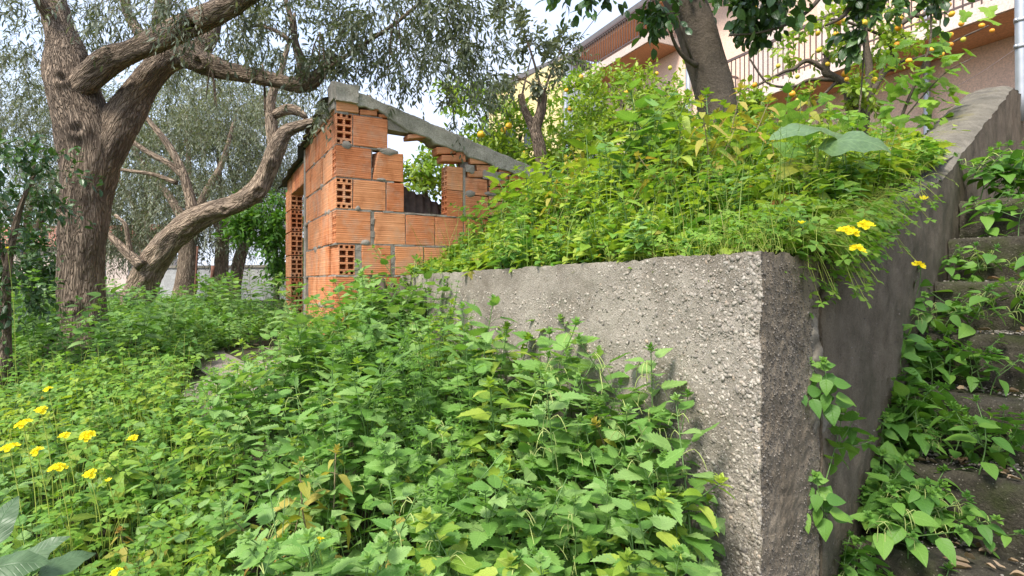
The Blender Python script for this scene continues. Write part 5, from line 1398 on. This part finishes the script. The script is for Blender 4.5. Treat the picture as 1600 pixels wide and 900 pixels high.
poisson(300, (-2.6, 1.0), (1.02, 4.35), lambda x, y: .070 + .020 * y, infront)
NL_LAB = 'leafy nettle in the crowded patch in front of the pebbly concrete wall'
ML_LAB = 'low light green weed in the patch left of the nettles'
def zone(u, y, wf):
    if u < 330: return 'nettle among the clover and yellow flowers at the lower left', 'nettles by the yellow flowers'
    if wf < .22: return 'nettle standing right against the pebbly wall face', 'nettles against the wall face'
    if y > 3.3: return 'nettle in front of the brick hut at the far end of the patch', 'nettles in front of the hut'
    if y < 1.4: return 'nettle with large toothed leaves at the bottom edge of the picture', 'nettles at the bottom edge'
    if u < 560: return 'nettle in the left half of the patch, below the dusty path', 'nettles below the dusty path'
    return 'nettle in the middle of the crowded patch before the pebbly wall', 'nettles in the middle of the patch'
for x, y, _ in pts:
    z = float(zground(x, y)); h = height(x, y); u = uof(x, y)
    rz = rp.uniform(0, 6.28); tl = (rp.gauss(0, .20), rp.gauss(0, .20))
    if u < 330 and rp.random() < .55:
        plant(rp.choice(PM), 'leafy_weed', (x, y, z), rz, h / .42 * rp.uniform(.8, 1.05), ML_LAB, 'weed', 'light green weeds at the lower left', tl)
    elif rp.random() < .05:
        plant(rp.choice(PY), 'wilting_weed', (x, y, z), rz, h / .42 * rp.uniform(.6, .9), 'yellowing weed withering among the nettles', 'weed', 'yellowing weeds among the nettles', tl)
    elif u >= 330 and rp.random() < .10:
        plant(rp.choice(PM), 'leafy_weed', (x, y, z), rz, h / .42 * rp.uniform(.7, .95), 'light green narrow leaved weed mixed in with the nettles', 'weed', 'light green weeds among the nettles', tl)
    elif 560 < u < 760 and 1.5 < y < 3.4 and rp.random() < .38:
        plant(rp.choice(PC), 'cleavers_plant', (x, y, z), rz, h / .6 * rp.uniform(.95, 1.12), 'feathery cleavers with whorls of narrow leaves among the nettles', 'weed', 'cleavers among the nettles', tl)
    else:
        wf = wall_front(x, y)
        lb, gr = zone(u, y, wf); plant(rp.choice(PS if (y < 1.75 or rp.random() < .45) else PN), 'nettle_plant', (x, y, z), rz, h / .62 * rp.uniform(.82, 1.1), lb, 'nettle', gr, tl)
# a few plants that stand out
for u, v, Y, lab, sc in ((1090, 620, 1.62, 'nettle leaning out rightmost over the bare pebbly wall face', 1.0), (1100, 850, 1.42, 'small nettle at the bottom beside the foot of the pebbly wall', .8), (1040, 560, 1.95, 'tall nettle tip standing against the middle of the pebbly wall', 1.05),
                         (922, 495, 2.35, 'nettle standing clear above the others below the wall top', 1.05), (858, 482, 2.6, 'thin upright nettle spike in front of the smooth part of the wall', 1.0), (455, 425, 3.55, 'tall arching nettle with big leaves left of the brick hut corner', 1.35), (565, 425, 3.6, 'tall nettle with broad leaves right in front of the brick corner', 1.3)):
    top = P(u, v, Y); z = float(zground(top.x, top.y)); hh = top.z - z
    plant(rp.choice(PN), 'nettle_plant', (top.x, top.y, z), rp.uniform(0, 6), hh / .64, lab, 'nettle', None, (0, .05))

# undergrowth that nobody could count
def cover(name, mat, n, xr, yr, ok, zf, hf, lsz, tms, seed, per=9, stemmat=None):
    r = np.random.default_rng(seed); A = []; T = []; c = 0; got = 0
    g = Geo(); sv = []
    while got < n and c < n * 30:
        c += 1
        x = r.uniform(*xr); y = r.uniform(*yr)
        if not ok(x, y): continue
        got += 1
        z = float(zf(x, y)); h = hf(x, y) * r.uniform(.6, 1.1); lean = r.normal(0, .12, 2)
        for k in range(per):
            f = (k + 1) / per * .85 + .15; a = r.uniform(0, 6.28); el = r.normal(.1, .3) + .25 * (f > .85)
            d = np.array([math.cos(a) * math.cos(el), math.sin(a) * math.cos(el), math.sin(el)])
            T.append((x + lean[0] * h * f + d[0] * .012, y + lean[1] * h * f + d[1] * .012, z + h * f)); A.append((d, lsz * r.uniform(.6, 1.2) * (1 - .35 * (f > .9))))
        sv.append((x, y, z, lean[0], lean[1], h))
    D = np.array([a[0] for a in A]); S = np.array([a[1] for a in A]); T = np.array(T)
    U = np.array([0, 0, 1.0]) + r.normal(0, .3, (len(T), 3))
    AA = frames(D, U) * S[:, None, None]; w = r.integers(0, len(tms), len(T)); rn = r.random(len(T))
    for q in range(len(tms)): g.scatter(tms[q], AA[w == q], T[w == q], rn[w == q], 0)
    sv = np.array(sv); K = len(sv); b = sv[:, :3]; e = b + np.stack([sv[:, 3] * sv[:, 5], sv[:, 4] * sv[:, 5], sv[:, 5]], 1); q = np.array([.0018, 0, 0]); q2 = np.array([0, .0018, 0])
    V = np.stack([b - q, b + q, e + q * .5, e - q * .5, b - q2, b + q2, e + q2 * .5, e - q2 * .5], 1).reshape(-1, 3)
    g.add(V, (np.array([[0, 1, 2, 3], [4, 5, 6, 7]])[None] + (np.arange(K) * 8)[:, None, None]).reshape(-1, 4), .4, mi=1)
    return tag(g.build(name, [mat, stemmat or M['stem']]), kind='stuff')
T4 = [leaf_tm(prof(4, ovate), fold=f, droop=d) for f, d in ((.25, .2), (.3, .45), (.15, .3))]
cover('undergrowth', M['nettle'], 1500, (-2.8, 1.0), (.9, 4.5), lambda x, y: -80 < uof(x, y) < 1100 and allowed(x, y), zground, lambda x, y: height(x, y) * .62, .055, T4, 3, 8)
cover('far_undergrowth', M['nettle'], 2600, (-9, -1.6), (4.3, 11), lambda x, y: -100 < uof(x, y) < 520 and allowed(x, y), zground, lambda x, y: (.27 + .10 * noise.noise(Vector((x * 1.3, y * 1.3, 0)))) * (1 if y < 7 else .8), .075, T4, 4, 9)
cover('pale_undergrowth', M['pellit'], 1100, (-9, -1.3), (1.6, 10), lambda x, y: -100 < uof(x, y) < 540 and allowed(x, y), zground, lambda x, y: (.30 + .12 * noise.noise(Vector((x * 1.3, y * 1.3, 5)))), .055, T4, 5, 9)
cover('tree_foot_weeds', M['nettle'], 420, (-4.8, -1.7), (2.8, 5.4), lambda x, y: -60 < uof(x, y) < 330 and allowed(x, y), zground, lambda x, y: .26 + .08 * noise.noise(Vector((x * 2, y * 2, 7))), .07, T4, 14, 9)
for i in range(44):
    for _ in range(50):
        Y = rp.uniform(3.4, 6.8); u = rp.uniform(-10, 460); p = P(u, 500, Y)
        if allowed(p.x, p.y): break
    plant(rp.choice(PN), 'nettle_plant', (p.x, p.y, float(zground(p.x, p.y))), rp.uniform(0, 6), rp.uniform(.75, 1.0), 'nettle in the shaded weeds around the tree trunks and left of the hut', 'nettle', 'nettles under the trees', (rp.gauss(0, .1), rp.gauss(0, .1)))

# ---- the bank behind the wall
def skew(x, y):
    dx, dy = x - WB.x, y - WB.y; det = CD.x * LD.y - CD.y * LD.x
    return (dx * LD.y - dy * LD.x) / det, (CD.x * dy - CD.y * dx) / det     # along stairs wall, along front wall
def onbank(x, y):
    a, e = skew(x, y)
    if a < .05 or e < .03: return False
    q = Vector((x, y, 0)) - HB
    if q.dot(NR) < .08 and q.dot(RD) < 1.95: return False
    if a > 2.3 and e < .1: return False
    return True
def bh(x, y):
    d = -wall_front(x, y); a, e = skew(x, y)
    h = .24 + .40 * float(sstep(.0, .9, d)) + .22 * noise.noise(Vector((x * 2, y * 2, 3)))
    h *= .45 + .55 * float(sstep(.15, .9, e))
    if a > 2.6: h *= .6 + .4 * float(sstep(.2, 1.4, e))
    if e > 1.9: h *= 1 - .5 * float(sstep(1.8, 2.6, e)) * float(sstep(.55, .2, d)) - .26 * float(sstep(1.8, 2.6, e))
    return max(.1, h * (.76 - .16 * float(sstep(1.2, 2.6, d))))
cover('bank_weeds', M['mercury'], 1700, (-1.2, 5.5), (1.7, 6.0), lambda x, y: onbank(x, y) and -wall_front(x, y) < 3.4, zbank, lambda x, y: bh(x, y) * .9, .082, T4, 6, 10)
cover('bank_dark_weeds', M['pellit'], 800, (-1.2, 3.5), (1.7, 5.0), lambda x, y: onbank(x, y) and -wall_front(x, y) < 2.2, zbank, lambda x, y: bh(x, y) * .85, .075, T4, 7, 9)
cover('bank_yellow_weeds', M['yellowing'], 260, (-1.2, 3.5), (1.7, 5.0), lambda x, y: onbank(x, y) and -wall_front(x, y) < 2.0, zbank, lambda x, y: bh(x, y) * .8, .045, T4, 8, 7)
n0 = len(pts); bp = []
while len(bp) < 230:
    d = rp.random() ** 1.2 * 2.3 + .03; e = rp.uniform(.05, 3.1); p = WB + RD * d + LD * e
    if not onbank(p.x, p.y) or any((p.x - a) ** 2 + (p.y - b) ** 2 < .011 for a, b in bp): continue
    bp.append((p.x, p.y))
    h = bh(p.x, p.y) * rp.uniform(.8, 1.65); z = float(zbank(p.x, p.y)); a, ee = skew(p.x, p.y)
    tl = (rp.gauss(0, .2), rp.gauss(0, .2))
    k = rp.random(); u = uof(p.x, p.y)
    bz = (('close behind the wall top near the hut', 'at the hut end of the wall top') if d < .6 and u < 850 else ('close behind the middle of the wall top', 'behind the wall top') if d < .6 and u < 1120 else ('at the wall corner under the broad leaved plant', 'at the wall corner') if d < .6
          else ('before the right end of the hut', 'before the hut end') if u < 850 else ('in front of the round citrus tree', 'before the round citrus') if u < 1060 else ('around the foot of the grey trunk', 'round the grey trunk') if u < 1190 else ('behind the broad leaved plant', 'behind the broad leaves'))
    if k < .08 or (920 < u < 1020 and k < .4): plant(rp.choice(PY), 'wilting_weed', (p.x, p.y, z), rp.uniform(0, 6), h / .42, 'yellowing weed with wilted leaves in the green growth on the bank', 'weed', 'yellowing weeds on the bank', tl)
    elif k < .45: plant(rp.choice(PN), 'nettle_plant', (p.x, p.y, z), rp.uniform(0, 6), h / .6, f'nettle growing on the bank {bz[0]}', 'nettle', f'nettles {bz[1]}', tl)
    else: plant(rp.choice(PM), 'leafy_weed', (p.x, p.y, z), rp.uniform(0, 6), h / .42, f'light green weed on the bank {bz[0]}', 'weed', f'light green weeds {bz[1]}', tl)
# grass blades
def grass(name, spots, n, h, seed):
    r = np.random.default_rng(seed); g = Geo()
    for _ in range(n):
        c = spots(r)
        if c is None: continue
        L = h * r.uniform(.5, 1.2); a = r.uniform(0, 6.28); d = np.array([math.cos(a), math.sin(a), 0]); w = np.array([-d[1], d[0], 0]) * r.uniform(.0012, .003); b = r.uniform(.2, .7)
        V = []
        for k, t in enumerate((0, .35, .7, 1)):
            q = np.array(c) + d * L * b * t * t + np.array([0, 0, L * (t - .35 * b * t * t)]); V += [q - w * (1 - t * .95), q + w * (1 - t * .95)]
        g.add(V, np.array([[0, 1, 3, 2], [2, 3, 5, 4], [4, 5, 7, 6]]), r.random(), [(0.5, i / 8) for i in range(8)])
    tag(g.build(name, M['grass']), kind='stuff')
def gs1(r):
    p = WB + RD * (r.random() ** 1.3 * 2.2) + LD * r.uniform(.1, 3)
    return (p.x, p.y, float(zbank(p.x, p.y))) if onbank(p.x, p.y) else None
grass('bank_grass', gs1, 800, .6, 9)

# ---- clover (wood sorrel) with yellow flowers
def trifoliate():
    V = []; F = []; uv = []
    for k in range(3):
        a = k * 2 * math.pi / 3 + math.pi / 6; d = Vector((math.cos(a), math.sin(a), 0)); s = Vector((-d.y, d.x, 0)); o = len(V)
        for f, w, z in ((0, 0, 0), (.5, -.38, -.02), (.95, -.40, -.16), (.85, 0, -.06), (.95, .40, -.16), (.5, .38, -.02)):
            V.append((d * f + s * w + ZZ * z)[:]); uv.append((w * 2, f))
        F += [[o, o + 1, o + 2, o + 3], [o, o + 3, o + 4, o + 5]]
    return np.array(V), np.array(F, np.int32)[:, ::-1], np.array(uv, np.float32)
TM_TRI = trifoliate()
def clover(name, n, spot, seed, size=.017):
    """trifoliate leaves on thin curved stalks; spot(r) -> (root, leaf position)"""
    r = np.random.default_rng(seed); g = Geo(); A = []; T = []
    for _ in range(n):
        s = spot(r)
        if s is None: continue
        a, b, nrm = s; a, b = np.array(a), np.array(b); mid = (a + b) / 2 + np.array([0, 0, np.linalg.norm(b - a) * .25])
        tube(g, [(*a, .0011), (*mid, .0010), (*b, .0008)], 3, .04, 0, rnd=.5, mi=1, cap=False)
        x = Vector((r.normal(), r.normal(), r.normal())); z = Vector(nrm).normalized(); x = (x - z * x.dot(z)).normalized(); y = z.cross(x)
        A.append(np.stack([np.array(x), np.array(y), np.array(z)], 1) * size * r.uniform(.7, 1.25)); T.append(b)
    g.scatter(TM_TRI, np.array(A), np.array(T), r.random(len(T)), 0)
    return tag(g.build(name, [M['clover'], M['clstalk']]), kind='stuff')
def cl_top(r):
    a = r.uniform(.1, 2.4); w = r.uniform(-.75, .02) * (1 if a > .35 else .5)
    p = WB + CD * a + LD * max(0, -w); z = max(ctop(a) if w > -.26 else 0, float(zbank(p.x, p.y)))
    h = r.uniform(.03, .16)
    return (p.x, p.y, z), (p.x + r.normal(0, .03), p.y + r.normal(0, .03), z + h), (r.normal(0, .3), -.25 + r.normal(0, .3), 1)
clover('clover_mat', 1300, cl_top, 21, .026)
def cl_hang(r):
    a = abs(r.normal(0, .5)) + .33
    if a > 2.2: return None
    p = WB + CD * a - CQ * r.uniform(0, .08); z = ctop(a) + .01; L = r.uniform(.04, .27) * (1.1 - .3 * a)
    out_ = r.uniform(.0, .17); dn = r.uniform(-.35, 1) * L; sx = r.normal(.0, .09)
    return (p.x, p.y, z), (p.x + CQ.x * out_ + CD.x * sx, p.y + CQ.y * out_ + CD.y * sx, z - dn), (CQ.x * .5 + r.normal(0, .4), CQ.y * .5 + r.normal(0, .4), .8)
clover('hanging_clover', 520, cl_hang, 22, .027)
def cl_edge(r):
    e = r.uniform(0, .75); p = WB + LD * e + RD * r.uniform(.02, .2); z = wtop(e)
    return (p.x, p.y, z), (p.x + r.normal(0, .03), p.y + r.normal(0, .03), z + r.uniform(.01, .09)), (r.normal(0, .3), -.3 + r.normal(0, .3), 1)
clover('edge_clover', 170, cl_edge, 23, .017)
def cl_left(r):
    Y = 1.15 + 2.4 * r.random(); u = r.uniform(-60, 380); p = P(u, 500, Y)
    if not allowed(p.x, p.y): return None
    z = float(zground(p.x, p.y)); h = r.uniform(.12, .34)
    return (p.x, p.y, z), (p.x + r.normal(0, .04), p.y + r.normal(0, .04), z + h), (r.normal(0, .3), -.25 + r.normal(0, .3), 1)
clover('clover_patch', 1500, cl_left, 24, .026)

# blossoms: a head of five-petalled flowers on its stalk
def head_mesh(n, seed, R_=.018):
    r = random.Random(seed); g = Geo(); tmn = leaf_tm([(0, .02), (.35, .22), (.75, .36), (1, .16)], fold=.25, droop=-.25)
    for k in range(n):
        a = k * 2.4; q = math.sqrt(k / max(1, n)) if n > 1 else 0
        c = Vector((R_ * q * math.cos(a), R_ * q * math.sin(a), -.3 * R_ * q * q + r.uniform(-.003, .003)))
        up = (ZZ + Vector((q * math.cos(a), q * math.sin(a), 0)) * .8).normalized(); x = up.orthogonal().normalized(); y = up.cross(x); A = []; T = []
        for p_ in range(5):
            b = p_ * 1.2566 + k; d = x * math.cos(b) + y * math.sin(b) + up * .35
            A.append(np.array(rot_to(d, up)) * .0125 * r.uniform(.9, 1.15)); T.append(c[:])
        g.scatter(tmn, np.array(A), np.array(T), np.array([r.random() * .9] * 5))
    return g.mesh('flower_head', M['petal'])
HEADS = [head_mesh(n, s, R_) for n, s, R_ in ((9, 1, .020), (7, 2, .017), (12, 3, .024), (5, 4, .014), (1, 5, 0))]
def flower(u, v, Y, k, label, sc=1.0, root=None, group=None):
    hd = P(u, v, Y)
    if root is None:
        root = Vector((hd.x + .03, hd.y + .02, float(zground(hd.x, hd.y))))
    o = empty('yellow_flower', root, label, 'flower', group); b = hd - root; g = Geo()
    tube(g, [(0, 0, 0, .0017), (b.x * .2, b.y * .2, b.z * .55 + .02, .0015), (b.x, b.y, b.z, .0011)], 5, .04, 0, cap=False)
    g.build('stem', M['clstalk'], o)
    link('flower_head', HEADS[k], o, Matrix.Translation(b) @ Matrix.Rotation(random.uniform(.2, .7), 4, Vector((1, random.uniform(-.6, .6), 0))) @ Matrix.Diagonal((sc, sc, sc, 1)))
fl = [(36, 661, 1.75, 2, 'big yellow flower head standing highest of the cluster at the lower left'), (64, 640, 1.9, 1, 'yellow flower head just behind and right of the highest one'), (15, 698, 1.6, 2, 'yellow flower head cut close to the left edge'),
      (100, 680, 1.9, 1, 'yellow flower head between its two neighbours in the lower left cluster'), (136, 680, 1.95, 2, 'broad yellow flower head rightmost of the tall lower left cluster'), (58, 705, 1.7, 3, 'small yellow flower head low in the left cluster'),
      (90, 729, 1.6, 0, 'flat yellow flower head below the left cluster'), (140, 740, 1.7, 1, 'ragged yellow flower head right of the flat one'), (207, 684, 2.0, 1, 'yellow flower head half hidden in leaves right of the cluster'), (75, 608, 2.3, 3, 'faint small yellow flower head farthest back at the left'),
      (170, 752, 1.7, 4, 'single yellow bloom among clover below the left cluster'), (498, 845, 1.25, 3, 'lone yellow flower in the nettles at the bottom of the picture'), (182, 894, 1.25, 3, 'yellow flower head cut by the bottom edge'), (12, 388, 3.2, 4, 'yellow bloom high in the dark leaves at the left edge')]
for u, v, Y, k, lab in fl: flower(u, v, Y, k, lab, .8 if Y > 1.4 else .6)
for u, v, k, a, lab, sc in ((1326, 360, 2, .38, 'yellow flower cluster brightest on the clover at the wall corner', .95), (1352, 350, 0, .42, 'yellow flower head right beside the brightest corner cluster', .9), (1340, 388, 1, .36, 'yellow flower head hanging just under the corner cluster', .9), (1437, 414, 3, 1.2, 'orange yellow flower low over the stairs at the end of the clover', 1.2),
                            (1338, 277, 4, 1.3, 'single yellow bloom under the large leaved plant', 1.6), (1252, 350, 4, .6, 'small orange yellow bloom near the wall top edge', 1.0), (1443, 312, 4, 1.8, 'small yellow bloom before the end of the sloping wall', 1.6)):
    base = WB + CD * a; y0 = base.y - (.24 if v > 330 else 0); hd = P(u, v, y0 - .05)
    flower(u, v, y0 - .05, k, lab, sc, Vector((base.x, base.y, ctop(a))) if u > 1300 else Vector((hd.x, hd.y + .1, .06)))
q = WB + LD * 1.98; hd = P(752, 422, q.y - .05); flower(752, 424, q.y - .07, 4, 'tiny yellow bloom on the wall top near the hut', 1.0, Vector((q.x + .1, q.y + .08, .06)))
g = Geo(); V, F, uv_ = wavy(leaf_tm(prof(8, ovate), fold=.6, droop=.5), .05, 8, 1); Rm = rot_to(Vector((.15, -.35, -1)), Vector((-.8, -.6, .1))); pc = P(738, 422, q.y - .06)
g.add(np.einsum('ij,nj->ni', np.array(Rm) * .085, V) + np.array(pc), F, .3, uv_)
tag(g.build('wilted_leaf', M['yellowing']), 'pale crumpled leaf hanging over the wall top below the tiny yellow bloom', 'leaf')

# ---- large leaved plant on the bank
def blade(parent, root, tip, width, up, mat, sag=.3, rnd=.3, wave=.1, stalk=None):
    """one big leaf from root to tip with a bent blade"""
    root, tip = Vector(root), Vector(tip); d = tip - root; L = d.length
    rows = [(t, max(width / L * math.sin(math.pi * t ** .7) ** .8, .002)) for t in np.linspace(0, 1, 15)]
    V, F, uv_ = leaf_tm(rows, fold=.35, droop=0)
    V[:, 2] += sag * (V[:, 1] - V[:, 1] ** 2) * 1.4 + wave * np.abs(V[:, 0]) * np.sin(V[:, 1] * 13 + rnd * 9) - .5 * V[:, 0] ** 2 / max(width / L, .01)
    g = Geo(); g.add(np.einsum('ij,nj->ni', np.array(rot_to(d, up)) * L, V) + np.array(root), F, rnd, uv_)
    g.build('leaf', mat, parent, M=under(parent))
    if stalk is not None:
        g = Geo(); s = Vector(stalk); tube(g, [(*s, .011), (*((s + root) / 2 + Vector((0, 0, .03))), .009), (*root, .006)], 8, .03, 0); g.build('stalk', M['clstalk'], parent, M=under(parent))
yb_ = 2.35; bc = P(1262, 345, yb_)
bl = empty('broad_leaved_plant', bc, 'broad leaved plant with one huge bluish drooping leaf on the bank', 'plant')
blade(bl, P(1278, 232, yb_), P(1392, 240, yb_ - .12), .105, Vector((.1, -.95, 1)), M['bigleaf'], .55, .2, .1, bc)
blade(bl, P(1310, 212, yb_ + .1), P(1200, 222, yb_ - .1), .085, Vector((-.1, -.7, 1)), M['bigleaf'], .30, .8, .12, bc + Vector((.03, .02, 0)))
blade(bl, P(1290, 285, yb_ + .02), P(1385, 262, yb_ + .1), .055, Vector((0, -.6, 1)), M['biggreen'], .35, .4, .1, bc)
blade(bl, P(1262, 258, yb_), P(1210, 285, yb_ - .1), .048, Vector((-.2, -.9, .8)), M['bigyellow'], .45, .6, .12, bc + Vector((-.02, 0, 0)))
blade(bl, P(1240, 300, yb_ - .02), P(1203, 352, yb_ - .12), .05, Vector((-.5, -.9, .5)), M['bigrust'], .3, .3, .15, bc)
blade(bl, P(1270, 300, yb_ - .05), P(1330, 300, yb_ - .25), .035, Vector((.1, -.3, 1)), M['bigleaf'], .2, .5, .1, bc)
blade(bl, P(1255, 250, yb_ + .12), P(1205, 225, yb_ + .25), .06, Vector((-.2, -.6, 1)), M['biggreen'], .4, .1, .12, bc)
# dock at the lower left
dk = empty('dock_plant', Vector((-1.28, 1.42, float(zground(-1.28, 1.42)))), 'dull grey green dock with long leaves cut by the lower left corner', 'plant'); dc = dk.location.copy()
for u0, v0, u1, v1, Y0, Y1, w, k in ((-20, 860, 30, 775, 1.40, 1.5, .035, 'dock'), (10, 905, 110, 838, 1.34, 1.4, .035, 'dock'), (-20, 890, 80, 880, 1.25, 1.3, .035, 'dock'), (60, 900, 150, 865, 1.3, 1.4, .03, 'dock')):
    blade(dk, P(u0, v0, Y0), P(u1, v1, Y1), w, Vector((.2, -.6, 1)), M[k], .3, u0 % 7 / 7, .12, dc)

# ---- weeds on the stairs, fallen leaves
rs_ = random.Random(8)
SLAB = {-5: 'lowest', -4: 'second lowest', -3: 'third lowest', -2: 'fourth', -1: 'fifth', 0: 'sixth'}
def onstep(a, w):
    k = max(-6, min(KTOP, int(math.floor((a - 2.04) / .32)))); return nose(k)[1]
def splant(a, w, sc, lab, grp, tilt=None):
    p = fa(a) + CQ * w; o = plant(rs_.choice(PP), 'stair_weed', (p.x, p.y, onstep(a, w)), rs_.uniform(0, 6), sc, lab, 'weed', grp, tilt or (rs_.uniform(0, .45), rs_.uniform(-.3, .3)))
for k in range(-5, 1):
    a0 = nose(k)[0]
    for q in range(14 if k < -2 else 7 if k == -2 else 3):
        splant(a0 + rs_.uniform(.03, .30), .03 + rs_.random() ** 1.6 * (.34 if k < -1 else .2), rs_.uniform(.65, 1.15), f'leafy weed against the dark side wall on the {SLAB[k]} stair step from the bottom', f'weeds on the {SLAB[k]} step')
for k, w in ((-1, .45), (0, .4), (1, .2), (1, .3), (1, .42), (2, .1), (2, .2), (2, .3), (2, .42), (2, .25), (2, .15), (2.6, .25), (2.8, .4), (2.4, .5), (2.2, .62), (2.3, .75), (3.2, .3), (2, .55)):
    splant(nose(k)[0] + rs_.uniform(.04, .22), w, rs_.uniform(.9, 1.5), 'leafy weed sprouting on the upper stair steps', 'weeds on the upper steps')
for i in range(22):        # creeper climbing the foot of the side wall
    a = .55 + 1.35 * i / 22 + rs_.uniform(-.04, .04); p = fa(a) + CQ * .03 + ZZ * (onstep(a, .03) + rs_.uniform(.0, .13))
    plant(rs_.choice(PP), 'creeping_weed', p, rs_.uniform(0, 6), rs_.uniform(.7, 1.1), 'creeping leafy weed clinging to the foot of the sloping dark wall', 'weed', 'creepers at the wall foot', (rs_.uniform(.5, 1.0), rs_.uniform(.2, .6)))
for z, lab in ((-.42, 'bright weed growing out of the crack beside the mortar smear'), (-.62, 'weed growing low out of the joint between the two dark walls'), (-.80, 'lowest weed in the wall joint at the bottom')):
    p = fa(.47) + CQ * .02 + ZZ * z
    plant(PP[1], 'stair_weed', p, rs_.uniform(0, 6), .75, lab, 'weed', None, (.9, .2))
DL = leafmeshes('dry_leaf', M['dry'], [wavy(leaf_tm(prof(7, elli), fold=f, droop=d), .08, 6, s) for f, d, s in ((.9, .3, 1), (.5, -.3, 2), (1.2, .1, 3))])
for i in range(90):
    k = rs_.choice((-4, -4, -4, -3, -3, -2, -1, 0)); a = nose(k)[0] + rs_.uniform(.04, .28); w = rs_.uniform(.12, .62); p = fa(a) + CQ * w + ZZ * (nose(k)[1] + .012)
    s = rs_.uniform(.03, .07)
    o = link('dry_leaf', rs_.choice(DL), None, Matrix.Translation(p) @ Matrix.Rotation(rs_.uniform(0, 6.28), 4, 'Z') @ Matrix.Rotation(rs_.uniform(-.3, .3), 4, 'X') @ Matrix.Diagonal((s, s, s, 1)))
    tag(o, 'curled dry brown leaf fallen on a mossy stair step', 'leaf', 'dry leaves on the stairs')
